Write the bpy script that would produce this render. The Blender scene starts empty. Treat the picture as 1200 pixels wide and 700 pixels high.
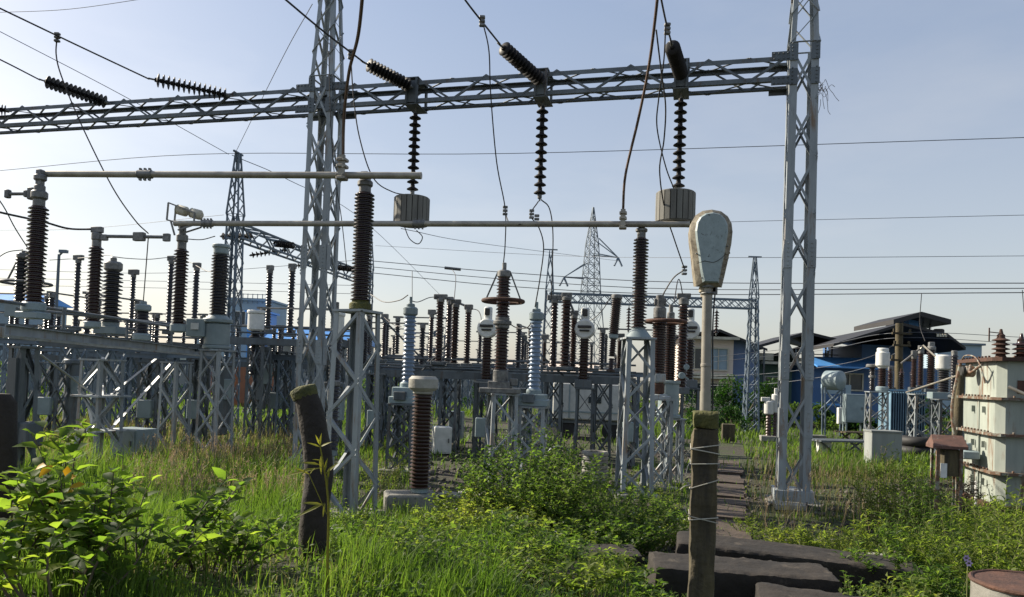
import bpy, math, random
import numpy as np
from mathutils import Vector, Matrix
random.seed(7); RNG = np.random.default_rng(7)
PI = math.pi; rad = math.radians
SC = bpy.context.scene; COL = SC.collection

# ------------------------------------------------------------------ camera
F = 870.0; CY = 417.0
CAM = Vector((0, 0, 2.2))
RC = Matrix.Rotation(rad(91.5), 3, 'X') @ Matrix.Rotation(rad(2.0), 3, 'Z')
cam = bpy.data.cameras.new('camera'); camo = bpy.data.objects.new('camera', cam); COL.objects.link(camo)
camo.matrix_world = Matrix.Translation(CAM) @ RC.to_4x4()
cam.sensor_width = 36; cam.sensor_fit = 'HORIZONTAL'; cam.lens = 36 * F / 1200
cam.shift_y = 67 / 1200; cam.clip_start = 0.05; cam.clip_end = 3000
SC.camera = camo

def at(px, py, Y):
    """world point seen at photo pixel px,py at depth Y (used to survey the place)"""
    d = RC @ Vector(((px - 600) / F, -(py - CY) / F, -1))
    return CAM + d * (Y / d.y)
RCI = np.array(RC.transposed())
def proj(P):
    q = (np.asarray(P, float) - np.array(CAM)) @ RCI.T
    return 600 + F * q[:, 0] / -q[:, 2], CY - F * q[:, 1] / -q[:, 2]

def sstep(t):
    t = np.clip(t, 0, 1); return t * t * (3 - 2 * t)
def gz(X, Y):
    """ground height: a low bank under the camera falling to the flat yard"""
    X = np.asarray(X, float); Y = np.asarray(Y, float)
    b = (0.98 - .38 * sstep((X - .3) / 1.0)) * sstep((11.0 - Y) / 7.5)
    n = 0.05 * np.sin(X * 1.3 + 1) * np.sin(Y * 1.1) + 0.03 * np.sin(X * 2.9 + Y * 2.3)
    return b + n * np.clip(1.4 - Y / 30, 0, 1)
def g(X, Y): return float(gz(X, Y))
def xat(px, Y, z):
    py = 440
    for _ in range(4):
        p = at(px, py, Y); py += (p.z - z) * F / Y
    return at(px, py, Y).x

# ------------------------------------------------------------------ materials
def newmat(name):
    m = bpy.data.materials.new(name); m.use_nodes = True
    nt = m.node_tree; b = nt.nodes['Principled BSDF']; return m, nt, b
def N(nt, t, **k):
    n = nt.nodes.new(t)
    for a, v in k.items(): setattr(n, a, v)
    return n
def mat(name, c1, c2=None, rough=.6, metal=0., scale=3., rust=None, rustamt=.0, bump=.0, bscale=30., spec=.5, streak=False):
    m, nt, b = newmat(name); L = nt.links.new
    c2 = c2 or tuple(x * .7 for x in c1)
    geo = N(nt, 'ShaderNodeTexCoord'); vec = geo.outputs['Object']
    if streak:
        mp = N(nt, 'ShaderNodeMapping'); mp.inputs['Scale'].default_value = (1, 1, .15); L(vec, mp.inputs[0]); sv = mp.outputs[0]
    else: sv = vec
    n1 = N(nt, 'ShaderNodeTexNoise'); n1.inputs['Scale'].default_value = scale; n1.inputs['Detail'].default_value = 8; n1.inputs['Roughness'].default_value = .65
    L(sv, n1.inputs['Vector'])
    r = N(nt, 'ShaderNodeValToRGB'); r.color_ramp.elements[0].position = .35; r.color_ramp.elements[1].position = .65
    r.color_ramp.elements[0].color = (*c2, 1); r.color_ramp.elements[1].color = (*c1, 1)
    L(n1.outputs['Fac'], r.inputs[0]); col = r.outputs[0]
    if rust:
        n2 = N(nt, 'ShaderNodeTexNoise'); n2.inputs['Scale'].default_value = scale * 1.7; n2.inputs['Detail'].default_value = 10; n2.inputs['Roughness'].default_value = .7
        L(sv, n2.inputs['Vector'])
        r2 = N(nt, 'ShaderNodeValToRGB'); r2.color_ramp.elements[0].position = 1 - rustamt - .06; r2.color_ramp.elements[1].position = 1 - rustamt + .06
        L(n2.outputs['Fac'], r2.inputs[0])
        mx = N(nt, 'ShaderNodeMix', data_type='RGBA'); L(r2.outputs[0], mx.inputs[0]); L(col, mx.inputs[6]); mx.inputs[7].default_value = (*rust, 1); col = mx.outputs[2]
    oi = N(nt, 'ShaderNodeObjectInfo'); vr = N(nt, 'ShaderNodeMapRange'); vr.inputs[3].default_value = .78; vr.inputs[4].default_value = 1.16; L(oi.outputs['Random'], vr.inputs[0])   # no two items weathered alike
    hv = N(nt, 'ShaderNodeHueSaturation'); L(vr.outputs[0], hv.inputs['Value']); L(col, hv.inputs['Color']); col = hv.outputs[0]
    L(col, b.inputs['Base Color'])
    b.inputs['Metallic'].default_value = metal; b.inputs['Specular IOR Level'].default_value = spec
    rr = N(nt, 'ShaderNodeMapRange'); rr.inputs[3].default_value = max(0.05, rough - .12); rr.inputs[4].default_value = min(1, rough + .12)
    L(n1.outputs['Fac'], rr.inputs[0]); L(rr.outputs[0], b.inputs['Roughness'])
    if bump:
        n3 = N(nt, 'ShaderNodeTexNoise'); n3.inputs['Scale'].default_value = bscale; n3.inputs['Detail'].default_value = 6; L(vec, n3.inputs['Vector'])
        bp = N(nt, 'ShaderNodeBump'); bp.inputs['Strength'].default_value = bump; bp.inputs['Distance'].default_value = .02
        L(n3.outputs['Fac'], bp.inputs['Height']); L(bp.outputs[0], b.inputs['Normal'])
    return m
def leafmat(name, cols, trans, tr=.35, rough=.5, pscale=.6):
    """leaf: colour varies from leaf to leaf, light passes through the blade"""
    m, nt, b = newmat(name); L = nt.links.new
    geo = N(nt, 'ShaderNodeNewGeometry'); tc = N(nt, 'ShaderNodeTexCoord')
    n1 = N(nt, 'ShaderNodeTexNoise'); n1.inputs['Scale'].default_value = pscale; n1.inputs['Detail'].default_value = 3
    L(geo.outputs['Position'], n1.inputs['Vector'])
    ad = N(nt, 'ShaderNodeMath', operation='MULTIPLY_ADD'); L(geo.outputs['Random Per Island'], ad.inputs[0]); ad.inputs[1].default_value = .6
    ma = N(nt, 'ShaderNodeMath', operation='MULTIPLY_ADD'); L(n1.outputs['Fac'], ma.inputs[0]); ma.inputs[1].default_value = 1.3; ma.inputs[2].default_value = -.45
    L(ma.outputs[0], ad.inputs[2])
    r = N(nt, 'ShaderNodeValToRGB'); e = r.color_ramp.elements
    e[0].position = .0; e[0].color = (*cols[0], 1); e[1].position = 1.; e[1].color = (*cols[-1], 1)
    for i, c in enumerate(cols[1:-1]):
        x = e.new((i + 1) / (len(cols) - 1)); x.color = (*c, 1)
    L(ad.outputs[0], r.inputs[0]); L(r.outputs[0], b.inputs['Base Color'])
    b.inputs['Roughness'].default_value = rough; b.inputs['Specular IOR Level'].default_value = .2
    t = N(nt, 'ShaderNodeBsdfTranslucent')
    mxc = N(nt, 'ShaderNodeMix', data_type='RGBA', blend_type='MULTIPLY'); mxc.inputs[0].default_value = 1
    L(r.outputs[0], mxc.inputs[6]); mxc.inputs[7].default_value = (*trans, 1); L(mxc.outputs[2], t.inputs[0])
    ms = N(nt, 'ShaderNodeMixShader'); ms.inputs[0].default_value = tr
    L(b.outputs[0], ms.inputs[1]); L(t.outputs[0], ms.inputs[2]); L(ms.outputs[0], nt.nodes['Material Output'].inputs[0])
    return m
M = {}
M['steel'] = mat('galvanised_steel', (.32, .35, .365), (.20, .225, .24), .5, .15, 3., rust=(.19, .125, .075), rustamt=.39, streak=True)
M['steel_dark'] = mat('weathered_steel', (.135, .155, .17), (.075, .09, .10), .55, .2, 3., rust=(.09, .062, .042), rustamt=.38, streak=True)
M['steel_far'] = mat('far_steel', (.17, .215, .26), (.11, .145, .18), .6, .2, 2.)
M['alu'] = mat('aluminium_pipe', (.34, .32, .27), (.22, .20, .17), .5, .4, 4., streak=False)
M['fitting'] = mat('cast_fitting', (.22, .22, .21), (.10, .10, .10), .5, .4, 12.)
M['porc'] = mat('brown_porcelain', (.034, .015, .011), (.02, .010, .008), .28, 0, 6.)
M['porc_rust'] = mat('dusty_brown_porcelain', (.055, .024, .014), (.03, .014, .01), .35, 0, 5., rust=(.15, .10, .06), rustamt=.3)
M['porc_blue'] = mat('blue_grey_porcelain', (.20, .27, .37), (.15, .21, .29), .3, 0, 5.)
M['porc_black'] = mat('dark_glaze', (.022, .02, .022), (.014, .013, .015), .3, 0, 6.)
M['white'] = mat('old_white_paint', (.68, .68, .65), (.52, .53, .5), .5, 0, 5., rust=(.2, .13, .08), rustamt=.27)
M['greypaint'] = mat('grey_green_paint', (.25, .31, .325), (.18, .23, .245), .5, 0, 3., rust=(.15, .11, .08), rustamt=.27)
M['bluepaint'] = mat('radiator_blue_paint', (.16, .27, .36), (.11, .19, .27), .45, 0, 3., rust=(.1, .07, .05), rustamt=.25)
M['tank'] = mat('transformer_paint', (.33, .36, .315), (.22, .25, .225), .55, 0, 2.4, rust=(.15, .085, .05), rustamt=.39, streak=True, bump=.1, bscale=12)
M['flange'] = mat('rust_edged_flange', (.30, .32, .27), (.2, .22, .19), .6, 0, 5., rust=(.12, .065, .038), rustamt=.55)
M['rust'] = mat('rusty_iron', (.105, .05, .032), (.05, .027, .02), .85, .1, 7., bump=.4, bscale=40)
M['rustpaint'] = mat('rusted_red_paint', (.14, .07, .052), (.075, .042, .032), .8, 0, 10., rust=(.2, .17, .14), rustamt=.36)
M['trap'] = mat('line_trap_slats', (.22, .215, .19), (.13, .125, .11), .75, 0, 5., streak=True)
M['trapdark'] = mat('line_trap_gap', (.03, .03, .028), None, .8)
M['concrete'] = mat('old_concrete', (.30, .29, .26), (.17, .165, .14), .9, 0, 3., rust=(.05, .055, .03), rustamt=.36, bump=.5, bscale=18)
M['concdark'] = mat('damp_dark_concrete', (.026, .020, .015), (.011, .009, .007), .9, 0, 3., rust=(.075, .06, .043), rustamt=.36, bump=.7, bscale=12)
M['plank'] = mat('weathered_plank', (.085, .060, .044), (.04, .030, .022), .9, 0, 3., rust=(.15, .13, .11), rustamt=.3, bump=.4, bscale=20)
M['moss'] = mat('mossy_post_top', (.10, .095, .024), (.04, .045, .014), .95, 0, 14., bump=.8, bscale=60)
M['wood'] = mat('wet_dark_timber', (.10, .08, .04), (.022, .018, .011), .85, 0, 7., rust=(.16, .14, .05), rustamt=.33, streak=True, bump=.7, bscale=22)
M['woodblack'] = mat('blackened_timber', (.040, .031, .022), (.016, .012, .010), .9, 0, 5., rust=(.06, .06, .025), rustamt=.28, streak=True, bump=.7, bscale=22)
M['pole'] = mat('painted_lamp_pole', (.33, .31, .26), (.22, .20, .165), .5, .2, 6., rust=(.14, .09, .05), rustamt=.3)
M['lamp'] = mat('chipped_lamp_paint', (.33, .40, .41), (.25, .31, .31), .5, .0, 26., rust=(.05, .05, .045), rustamt=.36)
M['lamprim'] = mat('dirty_lamp_rim', (.33, .29, .21), (.11, .085, .055), .7, .0, 30.)
M['disc'] = mat('black_disc_glaze', (.022, .02, .02), (.012, .011, .011), .55, 0, 8., spec=.2)
M['capcream'] = mat('weathered_cream_cap', (.44, .42, .37), (.31, .30, .26), .7, 0, 7., rust=(.14, .12, .09), rustamt=.34)
M['greycab'] = mat('dull_grey_cabinet', (.27, .285, .275), (.20, .215, .21), .6, 0, 3., rust=(.12, .10, .08), rustamt=.33, streak=True)
M['wire'] = mat('stranded_wire', (.055, .05, .05), (.03, .03, .03), .6, .4, 10.)
M['wirebrown'] = mat('tarnished_conductor', (.13, .085, .065), (.085, .055, .045), .6, .4, 10.)
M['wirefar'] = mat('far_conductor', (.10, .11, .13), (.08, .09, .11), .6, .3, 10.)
M['string'] = mat('tying_string', (.42, .40, .34), None, .9)
M['blacktyre'] = mat('black_rubber', (.025, .025, .027), (.015, .015, .016), .7)
M['glass'] = mat('dark_glass', (.03, .045, .055), (.02, .03, .04), .08)
M['glow'] = mat('lamp_glass', (.55, .52, .42), None, .3)
M['pinkwall'] = mat('beige_plaster', (.74, .64, .55), (.66, .56, .48), .85, 0, .6)
M['brick'] = mat('pink_brick', (.36, .17, .13), (.28, .13, .1), .85, 0, 3.)
M['bluewall'] = mat('blue_slate_wall', (.14, .20, .34), (.11, .16, .28), .8, 0, 1.2)
M['greenwall'] = mat('green_plaster', (.16, .25, .21), (.12, .20, .165), .85, 0, .5)
M['darkroof'] = mat('dark_sheet_roof', (.030, .028, .028), (.018, .017, .018), .6, .1, .5)
M['blueroof'] = mat('blue_sheet_metal', (.10, .33, .76), (.08, .27, .64), .5, .1, .4)
M['bluedeep'] = mat('deep_blue_sheet', (.07, .165, .36), (.05, .12, .28), .55, .1, .4)
M['palewall'] = mat('pale_blue_wall', (.33, .43, .50), (.27, .36, .43), .8, 0, .4)
M['greywall'] = mat('grey_yard_wall', (.30, .32, .32), (.20, .215, .21), .85, 0, .5)
M['cream'] = mat('cream_trim', (.55, .52, .42), None, .8)
M['orange'] = mat('orange_brick', (.34, .13, .06), (.25, .1, .05), .8, 0, 2.)
M['bark'] = mat('stem_bark', (.10, .075, .05), (.06, .045, .03), .9, 0, 20.)
M['stemgreen'] = mat('green_stem', (.16, .17, .05), (.10, .11, .03), .7, 0, 20.)
M['flower'] = mat('lilac_petals', (.55, .42, .62), (.45, .3, .55), .6, 0, 20.)
M['petalwhite'] = mat('white_petals', (.75, .72, .72), None, .6)
M['trunk'] = mat('tree_bark', (.08, .065, .05), (.05, .04, .03), .9, 0, 3.)
M['grass'] = leafmat('fresh_grass', [(.036, .072, .015), (.075, .128, .023), (.11, .168, .032), (.155, .185, .052)], (1.45, 1.62, .75), .52)
M['drygrass'] = leafmat('seeding_grass', [(.07, .085, .02), (.13, .135, .045), (.20, .18, .10), (.22, .19, .12)], (1.3, 1.3, .9), .45)
M['weed'] = leafmat('weed_leaves', [(.024, .048, .016), (.050, .088, .025), (.085, .13, .035), (.13, .165, .048)], (1.9, 2.1, .8), .58)
M['weedlight'] = leafmat('light_weed_leaves', [(.045, .075, .02), (.09, .13, .032), (.135, .172, .045), (.19, .20, .065)], (1.9, 2.0, .8), .6)
M['shrub'] = leafmat('broad_shrub_leaves', [(.032, .064, .02), (.068, .118, .028), (.115, .17, .038), (.20, .225, .055)], (2.2, 2.3, .8), .66, rough=.6, pscale=2.)
M['yellowleaf'] = leafmat('yellowed_leaves', [(.42, .24, .02), (.5, .33, .03)], (1.2, 1.1, .6), .4)
M['yellowgreen'] = leafmat('yellow_green_leaves', [(.16, .17, .03), (.25, .24, .05)], (1.3, 1.3, .6), .45)
M['seedhead'] = leafmat('seed_head_chaff', [(.20, .16, .11), (.30, .24, .17), (.36, .30, .22)], (1.1, 1., .8), .45)
M['deadleaf'] = leafmat('dead_leaves', [(.015, .012, .008), (.035, .027, .018), (.06, .05, .03)], (1, 1, .8), .2)
M['treeleaf'] = leafmat('tree_leaves', [(.014, .038, .012), (.028, .068, .016), (.05, .10, .022)], (1.2, 1.5, .6), .35)
M['gravel'] = leafmat('gravel_stones', [(.025, .022, .019), (.06, .053, .045), (.11, .10, .09), (.045, .038, .032)], (0, 0, 0), 0., rough=.9)

def groundmat():
    m, nt, b = newmat('yard_ground'); L = nt.links.new
    geo = N(nt, 'ShaderNodeNewGeometry')
    a = N(nt, 'ShaderNodeTexNoise'); a.inputs['Scale'].default_value = .35; a.inputs['Detail'].default_value = 8; L(geo.outputs['Position'], a.inputs['Vector'])
    f = N(nt, 'ShaderNodeTexNoise'); f.inputs['Scale'].default_value = 9; f.inputs['Detail'].default_value = 8; f.inputs['Roughness'].default_value = .7; L(geo.outputs['Position'], f.inputs['Vector'])
    r1 = N(nt, 'ShaderNodeValToRGB'); e = r1.color_ramp.elements
    e[0].position = .3; e[0].color = (.016, .013, .009, 1); e[1].position = .75; e[1].color = (.062, .051, .036, 1); L(f.outputs['Fac'], r1.inputs[0])
    r2 = N(nt, 'ShaderNodeValToRGB'); e = r2.color_ramp.elements
    e[0].position = .3; e[0].color = (.016, .022, .006, 1); e[1].position = .7; e[1].color = (.045, .058, .015, 1); L(f.outputs['Fac'], r2.inputs[0])
    rr = N(nt, 'ShaderNodeValToRGB'); rr.color_ramp.elements[0].position = .42; rr.color_ramp.elements[1].position = .56; L(a.outputs['Fac'], rr.inputs[0])
    mx = N(nt, 'ShaderNodeMix', data_type='RGBA'); L(rr.outputs[0], mx.inputs[0]); L(r1.outputs[0], mx.inputs[6]); L(r2.outputs[0], mx.inputs[7])
    L(mx.outputs[2], b.inputs['Base Color']); b.inputs['Roughness'].default_value = .95
    bp = N(nt, 'ShaderNodeBump'); bp.inputs['Strength'].default_value = .7; bp.inputs['Distance'].default_value = .05; L(f.outputs['Fac'], bp.inputs['Height']); L(bp.outputs[0], b.inputs['Normal'])
    return m
M['ground'] = groundmat()

# ------------------------------------------------------------------ mesh helpers
def link(name, me, m, parent=None, loc=None):
    o = bpy.data.objects.new(name, me); COL.objects.link(o)
    if m: me.materials.append(M[m] if isinstance(m, str) else m)
    if parent: o.parent = parent
    if loc is not None: o.location = loc
    return o
def tag(o, label=None, cat=None, group=None, kind=None):
    if label: o['label'] = label
    if cat: o['category'] = cat
    if group: o['group'] = group
    if kind: o['kind'] = kind
    return o
def thing(name, label, cat, loc=(0, 0, 0), rz=0., group=None):
    o = bpy.data.objects.new(name, None); COL.objects.link(o); o.empty_display_size = .2
    o.location = loc; o.rotation_euler = (0, 0, rz)
    return tag(o, label, cat, group)
class MB:
    def __init__(s): s.v = []; s.f = []; s.sm = []
    def add(s, v, f, smooth=False):
        o = len(s.v); s.v += [tuple(x) for x in v]; s.f += [tuple(o + i for i in q) for q in f]; s.sm += [smooth] * len(f); return s
    def box(s, c, d, R=None, bev=0.):
        c = Vector(c); hx, hy, hz = d[0] / 2, d[1] / 2, d[2] / 2
        if bev <= 0:
            vs = [Vector((x * hx, y * hy, z * hz)) for z in (-1, 1) for x, y in ((-1, -1), (1, -1), (1, 1), (-1, 1))]
            fs = [(3, 2, 1, 0), (4, 5, 6, 7), (0, 1, 5, 4), (1, 2, 6, 5), (2, 3, 7, 6), (3, 0, 4, 7)]
        else:
            vs = []; b = min(bev, hx * .9, hy * .9, hz * .9)
            for z, q in ((-hz, b), (-hz + b, 0), (hz - b, 0), (hz, b)):
                X, Y = hx - q, hy - q; k = b
                for x, y in ((-X + k, -Y), (X - k, -Y), (X, -Y + k), (X, Y - k), (X - k, Y), (-X + k, Y), (-X, Y - k), (-X, -Y + k)): vs.append(Vector((x, y, z)))
            fs = [tuple(range(7, -1, -1)), tuple(range(24, 32))]
            for l in range(3):
                for i in range(8): fs.append((l * 8 + i, l * 8 + (i + 1) % 8, l * 8 + 8 + (i + 1) % 8, l * 8 + 8 + i))
        if R is not None: vs = [R @ v for v in vs]
        return s.add([v + c for v in vs], fs)
    def frame(s, p, q, up=None):
        p = Vector(p); q = Vector(q); d = (q - p); L = d.length; d.normalize()
        u = Vector(up) if up is not None else Vector((0, 0, 1))
        if abs(d.dot(u)) > .98: u = Vector((0, 1, 0)) if abs(d.y) < .9 else Vector((1, 0, 0))
        a = d.cross(u).normalized(); b = a.cross(d).normalized(); return p, q, d, a, b, L
    def bar(s, p, q, w, h=None, up=None):
        h = h or w; p, q, d, a, b, L = s.frame(p, q, up)
        vs = [e + a * (x * w / 2) + b * (y * h / 2) for e in (p, q) for x, y in ((-1, -1), (1, -1), (1, 1), (-1, 1))]
        return s.add(vs, [(3, 2, 1, 0), (4, 5, 6, 7), (0, 1, 5, 4), (1, 2, 6, 5), (2, 3, 7, 6), (3, 0, 4, 7)])
    def ang(s, p, q, w, a, b, t=.012):
        """angle iron: an L profile with flanges along a and b"""
        p = Vector(p); q = Vector(q); a = Vector(a); b = Vector(b)
        pr = [(0, 0), (w, 0), (w, t), (t, t), (t, w), (0, w)]
        vs = [e + a * x + b * y for e in (p, q) for x, y in pr]
        return s.add(vs, [(5, 4, 3, 2, 1, 0), (6, 7, 8, 9, 10, 11)] + [(i, (i + 1) % 6, 6 + (i + 1) % 6, 6 + i) for i in range(6)])
    def channel(s, p, q, w, h, t=.02, up=None, flip=1):
        p, q, d, a, b, L = s.frame(p, q, up); a = a * flip
        for c, ww, hh in ((a * (-w / 2 + t / 2), t, h), (b * (h / 2 - t / 2) + a * (t / 2), w - t, t), (b * (-h / 2 + t / 2) + a * (t / 2), w - t, t)):
            vs = [e + c + a * (x * ww / 2) + b * (y * hh / 2) for e in (p, q) for x, y in ((-1, -1), (1, -1), (1, 1), (-1, 1))]
            s.add(vs, [(3, 2, 1, 0), (4, 5, 6, 7), (0, 1, 5, 4), (1, 2, 6, 5), (2, 3, 7, 6), (3, 0, 4, 7)])
        return s
    def tube(s, pts, r, n=8, cap=True):
        pts = [Vector(p) for p in pts]; m = len(pts); rs = r if isinstance(r, (list, tuple)) else [r] * m
        vs = []; ref = None
        for i, p in enumerate(pts):
            d = (pts[min(i + 1, m - 1)] - pts[max(i - 1, 0)]).normalized()
            if ref is None:
                ref = d.cross(Vector((0, 0, 1)) if abs(d.z) < .9 else Vector((1, 0, 0))).normalized()
            ref = (ref - d * ref.dot(d)).normalized(); b = d.cross(ref)
            for k in range(n):
                t = 2 * PI * k / n; vs.append(p + (ref * math.cos(t) + b * math.sin(t)) * rs[i])
        fs = [(i * n + k, i * n + (k + 1) % n, (i + 1) * n + (k + 1) % n, (i + 1) * n + k) for i in range(m - 1) for k in range(n)]
        s.add(vs, fs, True)
        if cap: s.add([vs[k] for k in range(n)][::-1], [tuple(range(n))]); s.add(vs[-n:], [tuple(range(n))])
        return s
    def lathe(s, prof, o=(0, 0, 0), ax=(0, 0, 1), n=18):
        o = Vector(o); ax = Vector(ax).normalized()
        a = ax.cross(Vector((0, 1, 0)) if abs(ax.y) < .9 else Vector((1, 0, 0))).normalized(); b = ax.cross(a)
        vs = [o + ax * z + (a * math.cos(2 * PI * k / n) + b * math.sin(2 * PI * k / n)) * r for r, z in prof for k in range(n)]
        fs = [(i * n + k, i * n + (k + 1) % n, (i + 1) * n + (k + 1) % n, (i + 1) * n + k) for i in range(len(prof) - 1) for k in range(n)]
        s.add(vs, fs, True)
        if prof[0][0] > 1e-5: s.add(vs[:n][::-1], [tuple(range(n))])
        if prof[-1][0] > 1e-5: s.add(vs[-n:], [tuple(range(n))])
        return s
    def cyl(s, o, r, z0, z1, ax=(0, 0, 1), n=18, bev=None):
        b = min(r * .2, (z1 - z0) * .2) if bev is None else bev
        return s.lathe([(r - b, z0), (r, z0 + b), (r, z1 - b), (r - b, z1)], o, ax, n)
    def torus(s, c, R, r, ax=(0, 0, 1), n=32, m=8):
        c = Vector(c); ax = Vector(ax).normalized(); a = ax.cross(Vector((0, 1, 0)) if abs(ax.y) < .9 else Vector((1, 0, 0))).normalized(); b = ax.cross(a)
        vs = []
        for i in range(n):
            e = a * math.cos(2 * PI * i / n) + b * math.sin(2 * PI * i / n)
            for k in range(m): t = 2 * PI * k / m; vs.append(c + e * (R + r * math.cos(t)) + ax * (r * math.sin(t)))
        return s.add(vs, [(i * m + k, ((i + 1) % n) * m + k, ((i + 1) % n) * m + (k + 1) % m, i * m + (k + 1) % m) for i in range(n) for k in range(m)], True)
    def ins(s, z0, z1, rc, rs, n, o=(0, 0, 0), ax=(0, 0, 1), seg=20, droop=.35):
        """ribbed porcelain: n sheds along a core"""
        p = (z1 - z0) / n; pr = [(rc, z0)]
        for i in range(n):
            z = z0 + i * p
            k = rs if (i % 2 == 0) else rc + (rs - rc) * .86
            pr += [(rc, z + .15 * p), (rc + (k - rc) * .55, z + .22 * p), (k, z + .30 * p - droop * .2 * p), (k * .985, z + .42 * p), (rc + (k - rc) * .4, z + .62 * p), (rc, z + .85 * p)]
        pr.append((rc, z1))
        return s.lathe(pr, o, ax, seg)
    def xf(s, Mx):
        s.v = [tuple(Mx @ Vector(v)) for v in s.v]; return s
    def build(s, name, m, parent=None, loc=None, sharp=40):
        me = bpy.data.meshes.new(name); me.from_pydata(s.v, [], s.f)
        me.polygons.foreach_set('use_smooth', s.sm)
        if any(s.sm): me.set_sharp_from_angle(angle=rad(sharp))
        me.update(); return link(name, me, m, parent, loc)
def npmesh(name, V, quads=None, tris=None, m=None, parent=None, smooth=False, loc=None):
    V = np.asarray(V, np.float32); me = bpy.data.meshes.new(name); me.vertices.add(len(V)); me.vertices.foreach_set('co', V.ravel())
    q = np.asarray(quads if quads is not None else np.zeros((0, 4)), np.int32); t = np.asarray(tris if tris is not None else np.zeros((0, 3)), np.int32)
    lv = np.concatenate([q.ravel(), t.ravel()]); me.loops.add(len(lv)); me.loops.foreach_set('vertex_index', lv)
    ls = np.concatenate([np.arange(len(q)) * 4, len(q) * 4 + np.arange(len(t)) * 3]).astype(np.int32)
    me.polygons.add(len(ls)); me.polygons.foreach_set('loop_start', ls)
    if smooth: me.polygons.foreach_set('use_smooth', np.ones(len(ls), bool))
    me.update(calc_edges=True); me.validate(); return link(name, me, m, parent, loc)
def crom(pts, k=8):
    P = [Vector(p) for p in pts]
    if len(P) < 3: return P
    P = [P[0] * 2 - P[1]] + P + [P[-1] * 2 - P[-2]]; out = []
    for i in range(1, len(P) - 2):
        a, b, c, d = P[i - 1:i + 3]
        for j in range(k):
            t = j / k
            out.append(.5 * ((2 * b) + (c - a) * t + (2 * a - 5 * b + 4 * c - d) * t * t + (3 * b - a - 3 * c + d) * t ** 3))
    return out + [P[-2]]
YR = rad(-10)     # the yard's rows are turned a little against the view

# ------------------------------------------------------------------ world, sun
AZ, EL = 64, 32
HZ0, HZ1, VEIL, DUST, OZ = (.66, .63, .57, 1), (.345, .415, .555, 1), .6, 2.0, 1.6
W = bpy.data.worlds.new('World'); SC.world = W; W.use_nodes = True
def world():
    nt = W.node_tree; L = nt.links.new; bg = nt.nodes['Background']
    sky = N(nt, 'ShaderNodeTexSky', sky_type='NISHITA'); sky.sun_disc = False
    sky.sun_elevation = rad(EL); sky.sun_rotation = rad(-AZ); sky.air_density = 1.0; sky.dust_density = DUST; sky.ozone_density = OZ; sky.altitude = 0
    tc = N(nt, 'ShaderNodeTexCoord'); mp = N(nt, 'ShaderNodeMapping'); mp.inputs['Scale'].default_value = (1., 1., 3.2); L(tc.outputs['Generated'], mp.inputs[0])
    n1 = N(nt, 'ShaderNodeTexNoise'); n1.inputs['Scale'].default_value = 2.6; n1.inputs['Detail'].default_value = 9; n1.inputs['Roughness'].default_value = .55; L(mp.outputs[0], n1.inputs['Vector'])
    r = N(nt, 'ShaderNodeValToRGB'); r.color_ramp.elements[0].position = .47; r.color_ramp.elements[1].position = .72; L(n1.outputs['Fac'], r.inputs[0])
    mu = N(nt, 'ShaderNodeMath', operation='MULTIPLY'); L(r.outputs[0], mu.inputs[0]); mu.inputs[1].default_value = .42
    # thin cloud: brighter, whiter than the clear sky it lies in
    hs = N(nt, 'ShaderNodeHueSaturation'); hs.inputs['Saturation'].default_value = .35; hs.inputs['Value'].default_value = 1.22; L(sky.outputs[0], hs.inputs['Color'])
    mx = N(nt, 'ShaderNodeMix', data_type='RGBA'); L(mu.outputs[0], mx.inputs[0]); L(sky.outputs[0], mx.inputs[6]); L(hs.outputs[0], mx.inputs[7])
    # humid haze: milky and neutral towards the horizon, thinner and bluer higher up
    sx = N(nt, 'ShaderNodeSeparateXYZ'); L(tc.outputs['Generated'], sx.inputs[0])
    hz = N(nt, 'ShaderNodeValToRGB'); e = hz.color_ramp.elements; e[0].position = .0; e[0].color = HZ0; e[1].position = .5; e[1].color = HZ1; L(sx.outputs['Z'], hz.inputs[0])
    sc = N(nt, 'ShaderNodeVectorMath', operation='SCALE'); sc.inputs['Scale'].default_value = 5.; L(hz.outputs[0], sc.inputs[0])
    vl = N(nt, 'ShaderNodeMix', data_type='RGBA'); vl.inputs[0].default_value = VEIL; L(mx.outputs[2], vl.inputs[6]); L(sc.outputs[0], vl.inputs[7])
    L(vl.outputs[2], bg.inputs[0]); bg.inputs[1].default_value = .108
world()
sun = bpy.data.lights.new('sun', 'SUN'); sun.energy = 5.0; sun.angle = rad(.6); sun.color = (1, .90, .74)
suno = bpy.data.objects.new('sun', sun); COL.objects.link(suno)
sv = Vector((-math.sin(rad(AZ)) * math.cos(rad(EL)), math.cos(rad(AZ)) * math.cos(rad(EL)), math.sin(rad(EL))))
suno.rotation_euler = sv.to_track_quat('Z', 'Y').to_euler(); suno.location = (-40, 20, 40)
VS = SC.view_settings; VS.view_transform = 'Standard'; VS.look = 'None'; VS.gamma = 1; VS.use_curve_mapping = False; VS.exposure = 0.92

# ------------------------------------------------------------------ ground
def ground():
    xs = np.concatenate([[-900, -300, -120, -60, -35], np.linspace(-24, 24, 161), [35, 60, 120, 300, 900]])
    ys = np.concatenate([[-300, -60, -20, -6], np.linspace(0, 30, 121), [36, 45, 60, 90, 150, 300, 700, 1500]])
    X, Y = np.meshgrid(xs, ys); Z = gz(X, Y)
    V = np.stack([X, Y, Z], -1).reshape(-1, 3); nx, ny = len(xs), len(ys)
    i, j = np.meshgrid(np.arange(nx - 1), np.arange(ny - 1)); a = (j * nx + i).ravel()
    o = npmesh('ground', V, np.stack([a, a + 1, a + nx + 1, a + nx], -1), m='ground', smooth=True); tag(o, kind='structure')
    o['label'] = 'grassy and stony ground of the switchyard'
ground()
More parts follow.
